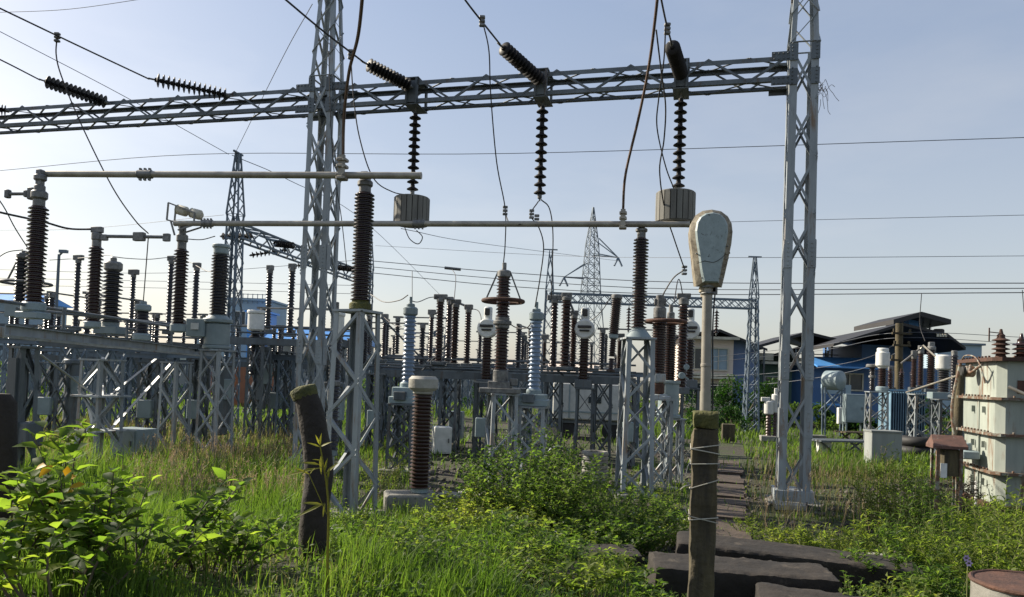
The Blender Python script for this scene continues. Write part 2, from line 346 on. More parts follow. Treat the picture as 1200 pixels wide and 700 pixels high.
# ------------------------------------------------------------------ steel lattice
def lattice(parent, w0, w1, z0, z1, n, lw, bw, m, mb=None, X=False, d0=None, d1=None, rings=True, leg_name='leg', far=False, faces=(0, 1, 2, 3)):
    """four angle-iron legs (a part each) and the bracing between them"""
    d0 = d0 or w0; d1 = d1 or w1; t = max(.008, lw * .12)
    cs = [(-1, -1), (1, -1), (1, 1), (-1, 1)]
    def P(c, z):
        k = (z - z0) / (z1 - z0); w = w0 + (w1 - w0) * k; d = d0 + (d1 - d0) * k
        return Vector((c[0] * w / 2, c[1] * d / 2, z))
    for c in cs:
        b = MB(); b.ang(P(c, z0), P(c, z1), lw, (-c[0], 0, 0), (0, -c[1], 0), t); b.build(leg_name, m, parent)
    b = MB(); zs = [z0 + (z1 - z0) * i / n for i in range(n + 1)]
    for f in faces:
        ca, cb = cs[f], cs[(f + 1) % 4]; nrm = Vector(((ca[0] + cb[0]) / 2, (ca[1] + cb[1]) / 2, 0)); e = nrm * .003
        for i in range(n):
            A0, A1, B0, B1 = P(ca, zs[i]), P(ca, zs[i + 1]), P(cb, zs[i]), P(cb, zs[i + 1])
            sw = (i + f) % 2
            if far:
                b.bar(*( (A0, B1) if sw else (B0, A1)), bw, bw * .5)
                if X: b.bar(*( (B0, A1) if sw else (A0, B1)), bw, bw * .5)
            else:
                pq = (A0, B1) if sw else (B0, A1)
                dd = (pq[1] - pq[0]).normalized(); b.ang(pq[0] + e, pq[1] + e, bw, -nrm, nrm.cross(dd), .007)
                if X:
                    pq = (B0, A1) if sw else (A0, B1)
                    dd = (pq[1] - pq[0]).normalized(); b.ang(pq[0] - nrm * .012, pq[1] - nrm * .012, bw, -nrm, nrm.cross(dd), .007)
        if rings:
            for z in ((zs[0] + (zs[1] - zs[0]) * .0, zs[-1]) if not far else (zs[-1],)):
                b.bar(P(ca, z) + e * 2, P(cb, z) + e * 2, bw, .012)
    b.build('bracing', M_(mb or m), parent); return P
def M_(k): return k
def stand(label, px, Y, ytop, wpx, wtop=None, n=4, rz=YR, m='steel', lw=None, bw=None, cat='support stand', group=None, X=False, plate=True, ybase=None, name='lattice_stand', far=False):
    s = Y / F; x = at(px, (ytop + 520) / 2, Y).x; zb = g(x, Y) - .08; zt = at(px, ytop, Y).z
    th = thing(name, label, cat, (x, Y, zb), rz, group); h = zt - zb
    w0 = wpx * s; w1 = (wtop or wpx) * s
    lattice(th, w0, w1, 0, h - (.03 if plate else 0), n, lw or max(.05, w0 * .13), bw or max(.035, w0 * .085), m, X=X, far=far)
    if plate:
        b = MB(); b.box((0, 0, h - .012), (w1 + .06, w1 + .06, .024)); b.build('top_plate', m, th)
        if not far:
            b = MB()
            b.box((0, 0, .02), (w0 + .22, w0 + .22, .2), bev=.02); b.build('footing', 'concrete', th)
    return th, h

# ------------------------------------------------------------------ apparatus from surveyed heights
def E(name, label, cat, px, refy, Y, ybase, parts, group=None, rz=YR, tilt=None):
    """a thing at photo column px and depth Y; its parts are given by the heights (photo rows) they span and radii in photo px"""
    s = Y / F; x = at(px, refy, Y).x; z0 = at(px, ybase, Y).z
    th = thing(name, label, cat, (x, Y, z0), rz, group)
    if tilt: th.rotation_euler = (tilt[0], tilt[1], rz)
    zf = lambda py: at(px, py, Y).z - z0
    for pn, m, shapes in parts:
        b = MB()
        for sh in shapes:
            k = sh[0]
            if k == 'ins':
                _, yt, yb, rc, rs, n = sh[:6]; o = sh[6] if len(sh) > 6 else (0, 0); b.ins(zf(yb), zf(yt), rc * s, rs * s, n, (o[0] * s, o[1] * s, 0))
            elif k == 'cyl':
                _, yt, yb, r = sh[:4]; o = sh[4] if len(sh) > 4 else (0, 0); b.cyl((o[0] * s, o[1] * s, 0), r * s, zf(yb), zf(yt))
            elif k == 'cone':
                _, yt, yb, rt, rb = sh[:5]; b.lathe([(rb * s, zf(yb)), (rt * s, zf(yt))])
            elif k == 'box':
                _, yt, yb, w, d = sh[:5]; o = sh[5] if len(sh) > 5 else (0, 0); b.box((o[0] * s, o[1] * s, (zf(yt) + zf(yb)) / 2), (w * s, d * s, zf(yt) - zf(yb)), bev=.012)
            elif k == 'ring':
                _, y, R, r = sh[:4]; o = sh[4] if len(sh) > 4 else (0, 0); b.torus((o[0] * s, o[1] * s, zf(y)), R * s, r * s)
            elif k == 'hcyl':     # horizontal drum, axis along the line of sight
                _, y, r, d = sh[:4]; o = sh[4] if len(sh) > 4 else (0, 0); b.lathe([(r * s * .86, -d * s / 2), (r * s, -d * s / 2 + .03), (r * s, d * s / 2 - .03), (r * s * .86, d * s / 2)], (o[0] * s, o[1] * s, zf(y)), (0, 1, 0), 24)
            elif k == 'bar':
                _, x1, d1, y1, x2, d2, y2, w = sh; b.bar((x1 * s, d1 * s, zf(y1)), (x2 * s, d2 * s, zf(y2)), w * s)
            elif k == 'rod':
                _, x1, d1, y1, x2, d2, y2, r = sh; b.tube([(x1 * s, d1 * s, zf(y1)), (x2 * s, d2 * s, zf(y2))], r * s)
            elif k == 'fn': sh[1](b, zf, s)
        b.build(pn, m, th)
    return th

# ------------------------------------------------------------------ the gantry
def gantry():
    A = at(931, 470, 13.8); A.z = g(A.x, 13.8); B = at(368, 470, 16.2)
    d = Vector((B.x - A.x, 16.2 - 13.8)); ang = math.atan2(-d.y, -d.x)   # local +x runs from the far tower to the near one
    th = thing('steel_gantry', 'tall grey steel gantry of two lattice towers joined by a long lattice beam overhead', 'gantry', (A.x, A.y, 0), ang)
    L = d.length; zb = at(930, 99, 13.8).z; hb = .46; wb = .5
    for k, (x, w0, w1) in enumerate(((0, .56, .50), (-L, .60, .54))):
        t = bpy.data.objects.new('tower', None); COL.objects.link(t); t.parent = th; t.location = (x, 0, 0)
        lattice(t, w0, w1, 0, zb + hb + .25, 8, .135 if k == 0 else .11, .045, 'steel', X=True)
        # peak above the beam
        b = MB(); zt = zb + hb + .25
        for c in ((-1, -1), (1, -1), (1, 1), (-1, 1)):
            b.ang((c[0] * w1 / 2, c[1] * w1 / 2, zt - .1), (c[0] * .11, c[1] * .11, zt + 3.4), .09, (-c[0], 0, 0), (0, -c[1], 0), .01)
        n = 6
        for i in range(n):
            for f, (ca, cb) in enumerate((((-1, -1), (1, -1)), ((1, -1), (1, 1)), ((1, 1), (-1, 1)), ((-1, 1), (-1, -1)))):
                q = lambda c, j: Vector((c[0] * (w1 / 2 + (.11 - w1 / 2) * j / n), c[1] * (w1 / 2 + (.11 - w1 / 2) * j / n), zt + 3.4 * j / n))
                b.bar(q(ca, i), q(cb, i + 1), .05, .01)
                if i % 2: b.bar(q(cb, i), q(ca, i + 1), .05, .01)
        b.build('peak', 'steel', t)
        for y in (-1, 1):       # gusset plates with bolts where the beam meets the tower
            for z in (zb, zb + hb):
                for sx in ((-1,) if k == 0 else (-1, 1)):
                    b = MB(); b.box((sx * (w1 / 2 + .16), y * (wb / 2 + .012), z), (.34, .014, .17))
                    for i in range(4):
                        for j in (-1, 1): b.cyl((sx * (w1 / 2 + .04 + .08 * i), y * (wb / 2 + .018), z + j * .05), .017, 0, .02, (0, y, 0), 6)
                    b.build('gusset_plate', 'steel_dark', t)
                for j in (-1, 1):
                    b = MB(); b.box((j * (w1 / 2 - .06), y * (w1 / 2 + .02), z + .06), (.15, .014, .3))
                    for i in range(5): b.cyl((j * (w1 / 2 - .04), y * (w1 / 2 + .025), z - .06 + .07 * i), .016, 0, .02, (0, y, 0), 6)
                    b.build('gusset_plate', 'steel_dark', t)
        b = MB(); b.box((0, 0, .14), (w0 + .12, w0 + .12, .28)); b.build('base_plate', 'steel', t)
        b = MB(); b.box((0, 0, -.04), (w0 + .4, w0 + .4, .24), bev=.03); b.build('footing', 'concrete', t)
        for z in (1.5, 2.55, 4.6):   # splice plates on the legs
            for cx in (-1, 1):
                b = MB()
                ww = w0 + (w1 - w0) * z / (zb + .7)
                b.box((cx * (ww / 2 + .008), -.17, z), (.012, .17, .55)); b.box((cx * (ww / 2 - .06), -ww / 2 - .012, z), (.15, .012, .5))
                for i in range(6): b.cyl((cx * (ww / 2 - .06), -ww / 2 - .018, z - .2 + .08 * i), .014, 0, .016, (0, -1, 0), 6)
                b.build('splice_plate', 'steel', t)
    bm = bpy.data.objects.new('beam', None); COL.objects.link(bm); bm.parent = th
    for x0, x1 in ((-L - 9.5, -.25),):
        for y in (-1, 1):
            for z, sz in ((zb, 1), (zb + hb, -1)):
                b = MB(); b.ang((x0, y * wb / 2, z), (x1, y * wb / 2, z), .085, (0, -y, 0), (0, 0, sz), .012); b.build('chord', 'steel_dark', bm)
        b = MB(); n = int((x1 - x0) / .72); dx = (x1 - x0) / n
        for i in range(n):
            xa, xb = x0 + i * dx, x0 + (i + 1) * dx; s = i % 2
            za, zc = (zb, zb + hb) if s else (zb + hb, zb)
            for y in (-1, 1):
                b.ang((xa, y * (wb / 2 + .004), za), (xb, y * (wb / 2 + .004), zc), .045, (0, -y, 0), (0, 0, 1), .007)
            for z in (zb - .004, zb + hb + .004):
                b.bar((xa, -wb / 2 if s else wb / 2, z), (xb, wb / 2 if s else -wb / 2, z), .045, .008)
        b.build('bracing', 'steel_dark', bm)
    for px in (487, 636, 798, 60, 148, 275):      # cross frames where the strings hang
        b = MB()
        Yp = beamY(px); X = at(px, 110, Yp).x; lx = -(Vector((X - A.x, Yp - A.y)).length)
        big = px in (487, 636, 798); hw = .11 if big else .07
        for dxx in (-hw, hw):
            for y in (-1, 1): b.channel((lx + dxx, y * (wb / 2 + .03), zb - .03), (lx + dxx, y * (wb / 2 + .03), zb + hb + .05), .04, .08, .01)
        for z in (zb - .04, zb + hb + .06): b.box((lx, 0, z), (hw * 2 + .08, wb + .1, .02))
        if big: b.box((lx, -wb / 2 - .03, zb + hb / 2), (hw * 2 + .02, .02, hb)); b.build('hanger_frame', 'steel_dark', bm)
    return zb, hb
def beamY(px): return 1 / (1 / 18.3 + px / 930 * (1 / 13.8 - 1 / 18.3))
ZB, HB = gantry()

# dry creeper on the gantry tower
b = MB(); rr = random.Random(3)
for i in range(11):
    p = at(958 + rr.random() * 4, 95 + rr.random() * 22, 13.7); pts = [p]
    for k in range(6):
        p = p + Vector((rr.uniform(-.05, .09), rr.uniform(-.05, .05), rr.uniform(-.17, .09))); pts.append(p)
    b.tube(crom(pts, 3), .0042, 4)
tag(b.build('dry_creeper', 'bark'), 'dead dry creeper tangled on the tall gantry tower beside the lamp', 'dry creeper')

# ------------------------------------------------------------------ strings of disc insulators
def disc_string(label, cat, p, q, n, r, group, m='disc', name='insulator_string', gap=.12):
    p = Vector(p); q = Vector(q); d = q - p; L = d.length; d.normalize()
    th = thing(name, label, cat, p, 0, group); a0, a1 = gap, L - gap; pit = (a1 - a0) / n
    dl = MB()
    for i in range(n):
        z = a0 + i * pit
        dl.lathe([(.02, z), (.045, z + .05 * pit), (.05, z + .42 * pit), (r * .6, z + .5 * pit), (r * .95, z + .68 * pit), (r, z + .78 * pit), (r * .8, z + .84 * pit), (r * .3, z + .8 * pit), (.02, z + pit)], (0, 0, 0), d, 18)
    dl.build('discs_column', m, th)
    h = MB(); h.tube([Vector((0, 0, 0)), d * (gap + .02)], .02, 6); h.torus(d * .02, .035, .013, d.cross(Vector((0, 1, .2))), 14, 6)
    h.cyl(d * (a1 - .02), .045, 0, .09, d, 10); h.tube([d * a1, d * L], .02, 6); h.build('end_fitting', 'fitting', th)
    return th
SUS = 'suspension strings under the gantry beam'; TEN = 'tension strings on the gantry beam'
for px, y0, y1, lab in ((487, 130, 231, 'vertical black disc string hanging over the barrel beside the short pipe end'), (636, 124, 236, 'vertical black disc string with bare wires clamped under it and no barrel'),
                        (798, 116, 228, 'vertical black disc string hanging above the barrel beside the lamp head')):
    Y = beamY(px); p = at(px, y0, Y); p.z = ZB - .03; q = at(px, y1, Y); q.x = p.x
    disc_string(lab, 'insulator string', p, q, 11, .125, SUS)
for a, Ya, bq, n, lab in (((46, 93), 16.9, (130, 122), 13, 'black disc string slanting onto the beam above the end of the upper pipe'),
                          ((174, 92), 15.9, (272, 113), 12, 'black disc string slanting onto the beam over the end of the lower pipe'),
                          ((-52, 118), 17.4, (14, 131), 11, 'black disc string of which only the beam end shows at the picture edge'),
                          ((424, 72), 14.6, (484, 103), 12, 'thick black disc string slanting onto the beam above the first vertical string'),
                          ((584, 51), 13.6, (636, 97), 12, 'black disc string slanting steeply onto the beam above the middle vertical string'),
                          ((786, 50), 12.8, (799, 90), 12, 'foreshortened black disc string on the beam above the lamp head')):
    Yb = beamY(bq[0]); q = at(*bq, Yb - .25); p = at(*a, Ya)
    if bq[0] == 14: lab = 'black disc string slanting onto the far end of the gantry beam, farthest from the lamp'
    disc_string(lab, 'insulator string', p, q, 14 if bq[0] < 400 else 13, .15 if bq[0] < 400 else .14, TEN)

# barrels (line traps) hanging under two of the strings
def line_trap(label, px, yt, yb, r, Y):
    s = Y / F; p = at(px, yt, Y); zb = at(px, yb, Y).z; R = r * s; h = p.z - zb
    th = thing('line_trap', label, 'line trap', (p.x, Y, zb), 0, 'barrel line traps'); b = MB(); n = 20
    for k in range(n):
        t = 2 * PI * k / n; w = 2 * PI * R / n * .88
        b.box((math.cos(t) * R, math.sin(t) * R, h / 2), (.03, w, h * .93), Matrix.Rotation(t, 3, 'Z'))
    b.build('slats', 'trap', th)
    b = MB(); b.cyl((0, 0, 0), R * .965, .02, h - .02, n=24); b.build('core', 'trapdark', th)
    b = MB(); b.cyl((0, 0, 0), R * 1.0, h * .965, h, n=24); b.cyl((0, 0, 0), R, 0, h * .035, n=24); b.tube([(0, 0, h), (0, 0, h + .12)], .03); b.build('end_plate', 'trap', th)
line_trap('slatted grey barrel line trap hanging by the end of the upper pipe', 483, 232, 264, 20, beamY(487))
line_trap('slatted grey barrel line trap hanging next to the lamp head', 792, 226, 262, 22, beamY(798))

# ------------------------------------------------------------------ pipe buses and the posts that carry them
th, h = stand('tall pale lattice stand under the upper pipe post, nearest of the stands', 416, 11.3, 364, 46, 38, 6, rad(-24), 'steel', .085, .05)
E('post_insulator', 'brown ribbed post insulator carrying the upper pipe, on the tall pale stand', 'post insulator', 425, 290, 11.3, 364,
  [('base_flange', 'moss', [('cyl', 355, 364, 13), ('cyl', 352, 356, 10)]), ('porcelain', 'porc', [('ins', 226, 353, 8.2, 12, 30)]),
   ('cap', 'fitting', [('cyl', 217, 227, 7), ('cyl', 212, 219, 9), ('box', 202, 213, 10, 12)])])
th, h = stand('tall pale lattice stand under the lower pipe post, behind the brick-free weed patch', 746, 14.2, 396, 38, 32, 5, rad(4), 'steel', .085, .05)
th['label'] = 'tall pale lattice stand under the lower pipe post, behind the big leafy bush'
E('post_insulator', 'brown ribbed post insulator carrying the lower pipe above the tall pale stand', 'post insulator', 750, 330, 14.2, 396,
  [('base_flange', 'greypaint', [('cone', 387, 396, 9, 16), ('cyl', 383, 388, 8)]), ('porcelain', 'porc', [('ins', 279, 385, 5.6, 9.3, 28)]),
   ('cap', 'fitting', [('cyl', 270, 280, 5), ('cyl', 268, 272, 7), ('box', 260, 269, 8, 8)])])
def pipe(label, p, q, r, joints):
    d = q - p; L = d.length; d.normalize(); th = thing('bus_pipe', label, 'pipe bus', p)
    b = MB(); b.tube([Vector((0, 0, 0)), d * L], r, 16); b.lathe([(r * 1.04, 0), (r * 1.04, .05), (.001, .055)], d * L, d, 16); b.lathe([(r * 1.04, -.05), (r * 1.04, 0)], (0, 0, 0), d, 16); b.build('pipe', 'alu', th)
    b = MB()
    for t in joints:
        c = d * (L * t); b.cyl(c, r * 1.35, -.13, .13, d, 12)
        for k in (-.08, 0, .08):
            for s in (-1, 1): b.box(c + d * k + Vector((0, 0, s * r * 1.4)), (.03, .05, .05))
    b.build('joint_clamp', 'fitting', th); return p, d, L
P1 = pipe('long upper tubular bus pipe on three supports, ending at the first barrel', at(50, 204, 12.0), at(490, 206, 11.0), .052, (.29,))
P2 = pipe('long lower tubular bus pipe running from the cylinder contacts to the lamp head', at(207, 262, 16.2), at(805, 263, 13.9), .06, (.07, .513))
def clamp(label, px, py, Y, h):
    p = at(px, py, Y); th = thing('terminal_clamp', label, 'clamp', p, YR); b = MB()
    for dz in (-.09, .09, .19): b.box((0, -.03, dz), (.14, .16, .05), bev=.01)
    b.box((0, -.06, .08), (.09, .05, .36))
    for dz in (-.05, .06, .17):
        for dx in (-.05, .05): b.cyl((dx, -.11, dz), .014, 0, .03, (0, -1, 0), 6)
    b.build('clamp_body', 'alu', th)
clamp('bolted clamp with a rising cable on the upper pipe', 402, 203, 11.15, .3)
clamp('bolted clamp with a rising cable on the lower pipe', 730, 262, 14.1, .3)

# ------------------------------------------------------------------ isolators on the long support beam at the side of the yard
def long_beam():
    p = at(-14, 386, 10.6); q = at(246, 415, 21.5); th = thing('support_beam', 'long grey channel beam on stands carrying the row of isolators', 'steel beam', p)
    q = q - p; p = Vector((0, 0, 0)); side = Vector((q.y, -q.x, 0)).normalized()
    b = MB(); b.channel(p + side * .26, q + side * .26, .08, .16, .014); b.build('channel', 'steel', th)
    b = MB(); b.channel(p - side * .26, q - side * .26, .08, .16, .014, flip=-1); b.build('channel', 'steel', th)
    b = MB()
    for i in range(9):
        c = q * ((i + .5) / 9); b.bar(c - side * .34 + Vector((0, 0, .1)), c + side * .34 + Vector((0, 0, .1)), .09, .04)
    b.build('cross_bar', 'steel_dark', th)
    rods = MB(); o = th.location
    for (a, ya), (c, yc) in ((((-5, 352), 11.), ((242, 389), 20.5)), (((20, 362), 12.2), ((243, 384), 21.))):
        rods.tube([at(*a, ya) - o, at(*c, yc) - o], .028, 8)
    for t in (.2, .45, .7, .95):
        c = q * t; rods.tube([c + Vector((0, 0, .1)), c + Vector((0, 0, .52))], .025, 6)
    rods.build('operating_rod', 'steel_dark', th)
long_beam()
for i, (px, Y, yt, w, lab) in enumerate(((26, 12.4, 406, 24, 'dark lattice stand under the near end of the long channel beam'), (118, 15.2, 421, 36, 'lattice stand with spread struts under the middle of the long channel beam'), (205, 18.6, 424, 26, 'lattice stand under the far end of the long channel beam'))):
    th, h = stand(lab, px, Y, yt, w, w * .9, 4, rad(-22), 'steel_dark' if i == 0 else 'steel', .075, .045)
    if i == 1:
        b = MB(); R = Matrix.Rotation(rad(22), 3, 'Z')
        for dx, dy, z0, z1 in ((-.75, -.9, h - .75, h + .05), (.62, .9, h - .75, h + .05), (-.5, .85, h - .75, h + .05), (.8, 1.3, .9, h), (-.6, .5, .4, h - .8)):
            b.ang(R @ Vector((dx * .12, dy * .12, z0)), R @ Vector((dx, dy, z1)), .08, (1, 0, 0), (0, 1, 0), .01)
        b.box((0, 0, h - .75), (.78, .78, .035)); b.box((0, 0, .9), (.7, .7, .03)); b.build('strut', 'steel', th)
    if i == 0:
        b = MB(); b.box((0, -.1, 1.5), (.2, .2, 1.6)); b.box((.22, 0, 1.05), (.3, .3, .4), bev=.02); b.build('mechanism_box', 'steel_dark', th)
ISO = 'posts of the isolators on the long beam'
E('post_insulator', 'big brown ribbed post holding the end of the upper pipe and a side arm', 'post insulator', 43, 290, 11.9, 366,
  [('base_flange', 'greypaint', [('cyl', 354, 366, 13), ('box', 366, 374, 30, 22)]), ('porcelain', 'porc', [('ins', 242, 356, 7.4, 11.3, 24)]),
   ('cap', 'fitting', [('cyl', 232, 243, 6.5), ('cyl', 224, 234, 9), ('cyl', 217, 226, 6), ('box', 199, 218, 7, 8), ('cyl', 205, 212, 7)]),
   ('contact_arm', 'fitting', [('rod', -44, 0, 227, -8, 0, 227, 2), ('box', 220, 234, 9, 7, (-10, 0)), ('box', 223, 231, 5, 5, (-18, 0)), ('box', 222, 232, 6, 6, (-43, 0))])], ISO)
E('post_insulator', 'brown ribbed post at the cable end of the short blade below the upper pipe', 'post insulator', 111, 330, 16.2, 385,
  [('base_flange', 'greypaint', [('cyl', 376, 385, 9)]), ('porcelain', 'porc', [('ins', 289, 378, 5.4, 8.4, 22)]),
   ('cap', 'fitting', [('cyl', 281, 290, 5), ('cyl', 273, 282, 6), ('box', 266, 273, 14, 6), ('box', 275, 282, 8, 5, (10, 0))]),
   ('contact_blade', 'fitting', [('rod', 12, 0, 277, 92, 4, 277, 2), ('box', 272, 282, 14, 6, (54, 2)), ('box', 273, 282, 8, 5, (88, 4))])], ISO)
def jaw(b, zf, s):
    z = zf(262)
    for dx, dz in ((2, 14), (20, 10)): b.lathe([(.06, -.15), (.11, -.12), (.085, -.1), (.11, -.07), (.11, .1), (.06, .15)], (dx * s, -.1, z + dz * s), (1, 0, -.25), 14)
def jawframe(b, zf, s):
    z = zf(262); P = lambda x, y, k=0: Vector((x * s, k, z + y * s))
    for k in (-.22, .05):
        for a, c in (((-13, 2), (-12, 22)), ((-12, 22), (22, 10)), ((22, 10), (22, -4)), ((-13, 2), (6, -3)), ((-8, 1), (-2, -16)), ((22, -4), (2, -10))): b.bar(P(*a, k), P(*c, k), .03)
E('post_insulator', 'brown ribbed post under the twin cylinder contacts at the end of the lower pipe', 'post insulator', 211, 335, 16.4, 390,
  [('base_flange', 'greypaint', [('cyl', 379, 390, 9)]), ('porcelain', 'porc', [('ins', 292, 381, 5.4, 8.6, 22)]),
   ('cap', 'fitting', [('cyl', 283, 293, 5), ('cyl', 275, 284, 6.5), ('cyl', 262, 276, 4)]), ('contact_cylinder', 'cream', [('fn', jaw)]), ('contact_frame', 'fitting', [('fn', jawframe)])], ISO)

# ------------------------------------------------------------------ transformers of current and voltage on stands
def ct_head(b, zf, s): pass
stand('slim dark lattice stand under the grey tank transformer with a cabinet', 253, 17.0, 410, 30, 27, 4, rad(-20), 'steel', .07, .04, X=True)
E('current_transformer', 'dark ribbed transformer in a round grey tank with a side cabinet', 'current transformer', 257, 340, 17.0, 409,
  [('tank', 'greypaint', [('cyl', 378, 407, 14.5), ('cyl', 374, 379, 17), ('cyl', 405, 409, 16), ('cone', 369, 375, 9, 15)]), ('cabinet', 'greypaint', [('box', 375, 396, 24, 16, (-20, -6))]), ('nameplate', 'white', [('box', 380, 388, 10, 1, (-20, -14.6))]),
   ('porcelain', 'porc_black', [('ins', 298, 370, 7.5, 10.4, 20)]), ('cap', 'greypaint', [('cyl', 289, 299, 8.5), ('cyl', 287, 291, 10)])])
E('surge_arrester', 'fat black arrester with wide sheds and a flat round cap', 'surge arrester', 131, 350, 19.0, 392,
  [('porcelain', 'porc_black', [('ins', 318, 378, 6.8, 11.5, 13)]), ('cap', 'fitting', [('cyl', 307, 318, 10), ('cyl', 302, 308, 3.5)]), ('base', 'greypaint', [('cyl', 377, 384, 9), ('box', 383, 392, 30, 20)])])
E('surge_arrester', 'squat black arrester with a broad grey lid and an upright lead', 'surge arrester', 167, 375, 18.5, 400,
  [('porcelain', 'porc_black', [('ins', 365, 392, 6, 7.8, 7)]), ('cap', 'greypaint', [('cyl', 357, 365, 9), ('cyl', 353, 358, 4)]), ('base', 'greypaint', [('cyl', 391, 400, 10)])])
E('voltage_transformer', 'twin dark columns with a thin grading ring behind the big pipe post', 'voltage transformer', 27, 330, 17.5, 372,
  [('porcelain', 'porc_black', [('ins', 302, 358, 5, 7, 14, (-3, 0)), ('ins', 303, 358, 4.5, 6.5, 14, (8, 6))]), ('grading_ring', 'fitting', [('ring', 332, 26, 1.6, (4, 0))]), ('cap', 'fitting', [('cyl', 297, 304, 8), ('cyl', 294, 298, 3), ('bar', -6, 0, 300, -22, 0, 330, 1.5), ('bar', 8, 0, 300, 28, 0, 330, 1.5)]), ('base', 'greypaint', [('box', 356, 372, 28, 20)])])
E('instrument_transformer', 'white round head peeping over the railing by the pale blue tower house', 'instrument transformer', 299, 400, 22, 440,
  [('head', 'white', [('cyl', 367, 388, 9.5), ('cyl', 364, 368, 10.5)]), ('porcelain', 'porc_black', [('ins', 388, 440, 5, 7, 12)])])
E('instrument_transformer', 'small white round head just behind the tall pale stand', 'instrument transformer', 396, 400, 17.5, 452,
  [('head', 'white', [('cyl', 370, 394, 6.5), ('cyl', 367, 371, 7.5)]), ('porcelain', 'porc_black', [('ins', 394, 452, 3.6, 5.2, 14)])])
stand('lattice stand under the blue-grey column next to the tall pale stand', 474, 16.5, 473, 32, 30, 3, rad(-12), 'steel_dark', .07, .04, X=True)
BLU = 'blue-grey voltage transformers'
def blue_vt(label, px, Y, yc, yb, yt):
    E('voltage_transformer', label, 'voltage transformer', px, 420, Y, yt,
      [('tank', 'greypaint', [('box', yb + 6, yt - 6, 30, 24), ('box', yt - 8, yt, 36, 28), ('cyl', yb, yb + 8, 9)]), ('terminal_box', 'steel_dark', [('box', yt - 14, yt - 4, 14, 6, (-4, -15))]),
       ('porcelain', 'porc_blue', [('ins', yc + 9, yb + 2, 5.6, 7.6, 17)]), ('cap', 'greypaint', [('cyl', yc, yc + 10, 8.6), ('cyl', yc - 4, yc + 1, 5), ('cyl', yc - 12, yc - 3, 1.8)])], BLU)
blue_vt('blue-grey ribbed column on a small tank, beside the tall pale stand', 479, 16.5, 360, 448, 473)
stand('lattice stand under the blue-grey column in front of the leafy bush', 625, 15.5, 476, 34, 30, 3, rad(-12), 'steel', .07, .04, X=True)
blue_vt('blue-grey ribbed column with wires dropping onto it, behind the leafy bush', 627, 15.5, 366, 456, 476)
stand('lattice stand under the brown column that wears the large ring', 588, 15.4, 461, 34, 30, 3, rad(14), 'steel', .07, .045)
E('coupling_capacitor', 'tall brown column wearing a large horizontal ring on slanted stays', 'coupling capacitor', 588, 400, 15.4, 461,
  [('base', 'fitting', [('box', 447, 461, 26, 18), ('cyl', 433, 449, 9), ('cyl', 443, 452, 5, (16, -2)), ('box', 455, 461, 44, 30)]),
   ('porcelain', 'porc', [('ins', 385, 434, 6.2, 8.6, 13), ('ins', 325, 372, 6, 8.4, 12)]), ('flange', 'fitting', [('cyl', 371, 386, 8.5), ('cyl', 376, 381, 11)]),
   ('grading_ring', 'rust', [('ring', 353, 23.5, 2.4)]), ('ring_stay', 'fitting', [('bar', -7, 0, 318, -21, 0, 352, 1.6), ('bar', 7, 0, 318, 21, 0, 352, 1.6), ('bar', 0, 7, 318, 0, 21, 352, 1.6)]),
   ('cap', 'fitting', [('cyl', 317, 326, 8), ('cyl', 308, 318, 2.6)])])
stand('lattice stand under the brown column with the flat round top plate', 771, 15.2, 467, 28, 26, 3, rad(10), 'steel', .07, .045, X=True)
E('coupling_capacitor', 'fat brown column with grey collars under the flat ring by the lamp pole', 'coupling capacitor', 772, 410, 15.2, 467,
  [('base', 'steel', [('cyl', 462, 467, 11), ('cyl', 437, 449, 9), ('box', 464, 468, 30, 22)]), ('collar', 'rust', [('cyl', 449, 462, 8)]), ('porcelain', 'porc', [('ins', 374, 438, 7.2, 9, 22)]),
   ('grading_ring', 'rust', [('ring', 377, 23, 2.2, (7, 0))]), ('ring_spoke', 'fitting', [('bar', 0, 0, 373, -16, 0, 377, 2), ('bar', 0, 0, 373, 29, 0, 377, 2), ('bar', 0, 0, 373, 7, -22, 377, 2)]),
   ('cap', 'fitting', [('cyl', 360, 374, 7.5), ('cyl', 346, 361, 5), ('box', 350, 358, 14, 6)])])
stand('narrow lattice stand below the small grey tank by the lamp pole', 789, 15.9, 490, 20, 20, 3, rad(6), 'steel', .06, .04)
E('voltage_transformer', 'brown column on a plain grey cylinder tank, close against the ringed column', 'voltage transformer', 785, 410, 15.9, 490,
  [('tank', 'greypaint', [('cyl', 448, 488, 12), ('cyl', 446, 450, 13.5), ('box', 486, 490, 28, 24)]), ('valve', 'greypaint', [('hcyl', 440, 4, 8, (14, -8)), ('hcyl', 430, 3.4, 8, (19, -8)), ('bar', 10, -8, 436, 22, -8, 444, 2)]),
   ('porcelain', 'porc', [('ins', 376, 448, 6, 7.6, 26)]), ('cap', 'fitting', [('cyl', 366, 377, 4.5), ('cyl', 357, 367, 2.5)])])
E('post_insulator', 'slim brown post rising between the ringed column and the lamp pole', 'post insulator', 800, 400, 17.4, 462,
  [('porcelain', 'porc', [('ins', 358, 455, 4.6, 6.6, 26)]), ('cap', 'fitting', [('cyl', 349, 358, 6), ('box', 344, 350, 16, 6)]), ('base', 'steel_dark', [('box', 454, 462, 18, 14)])])
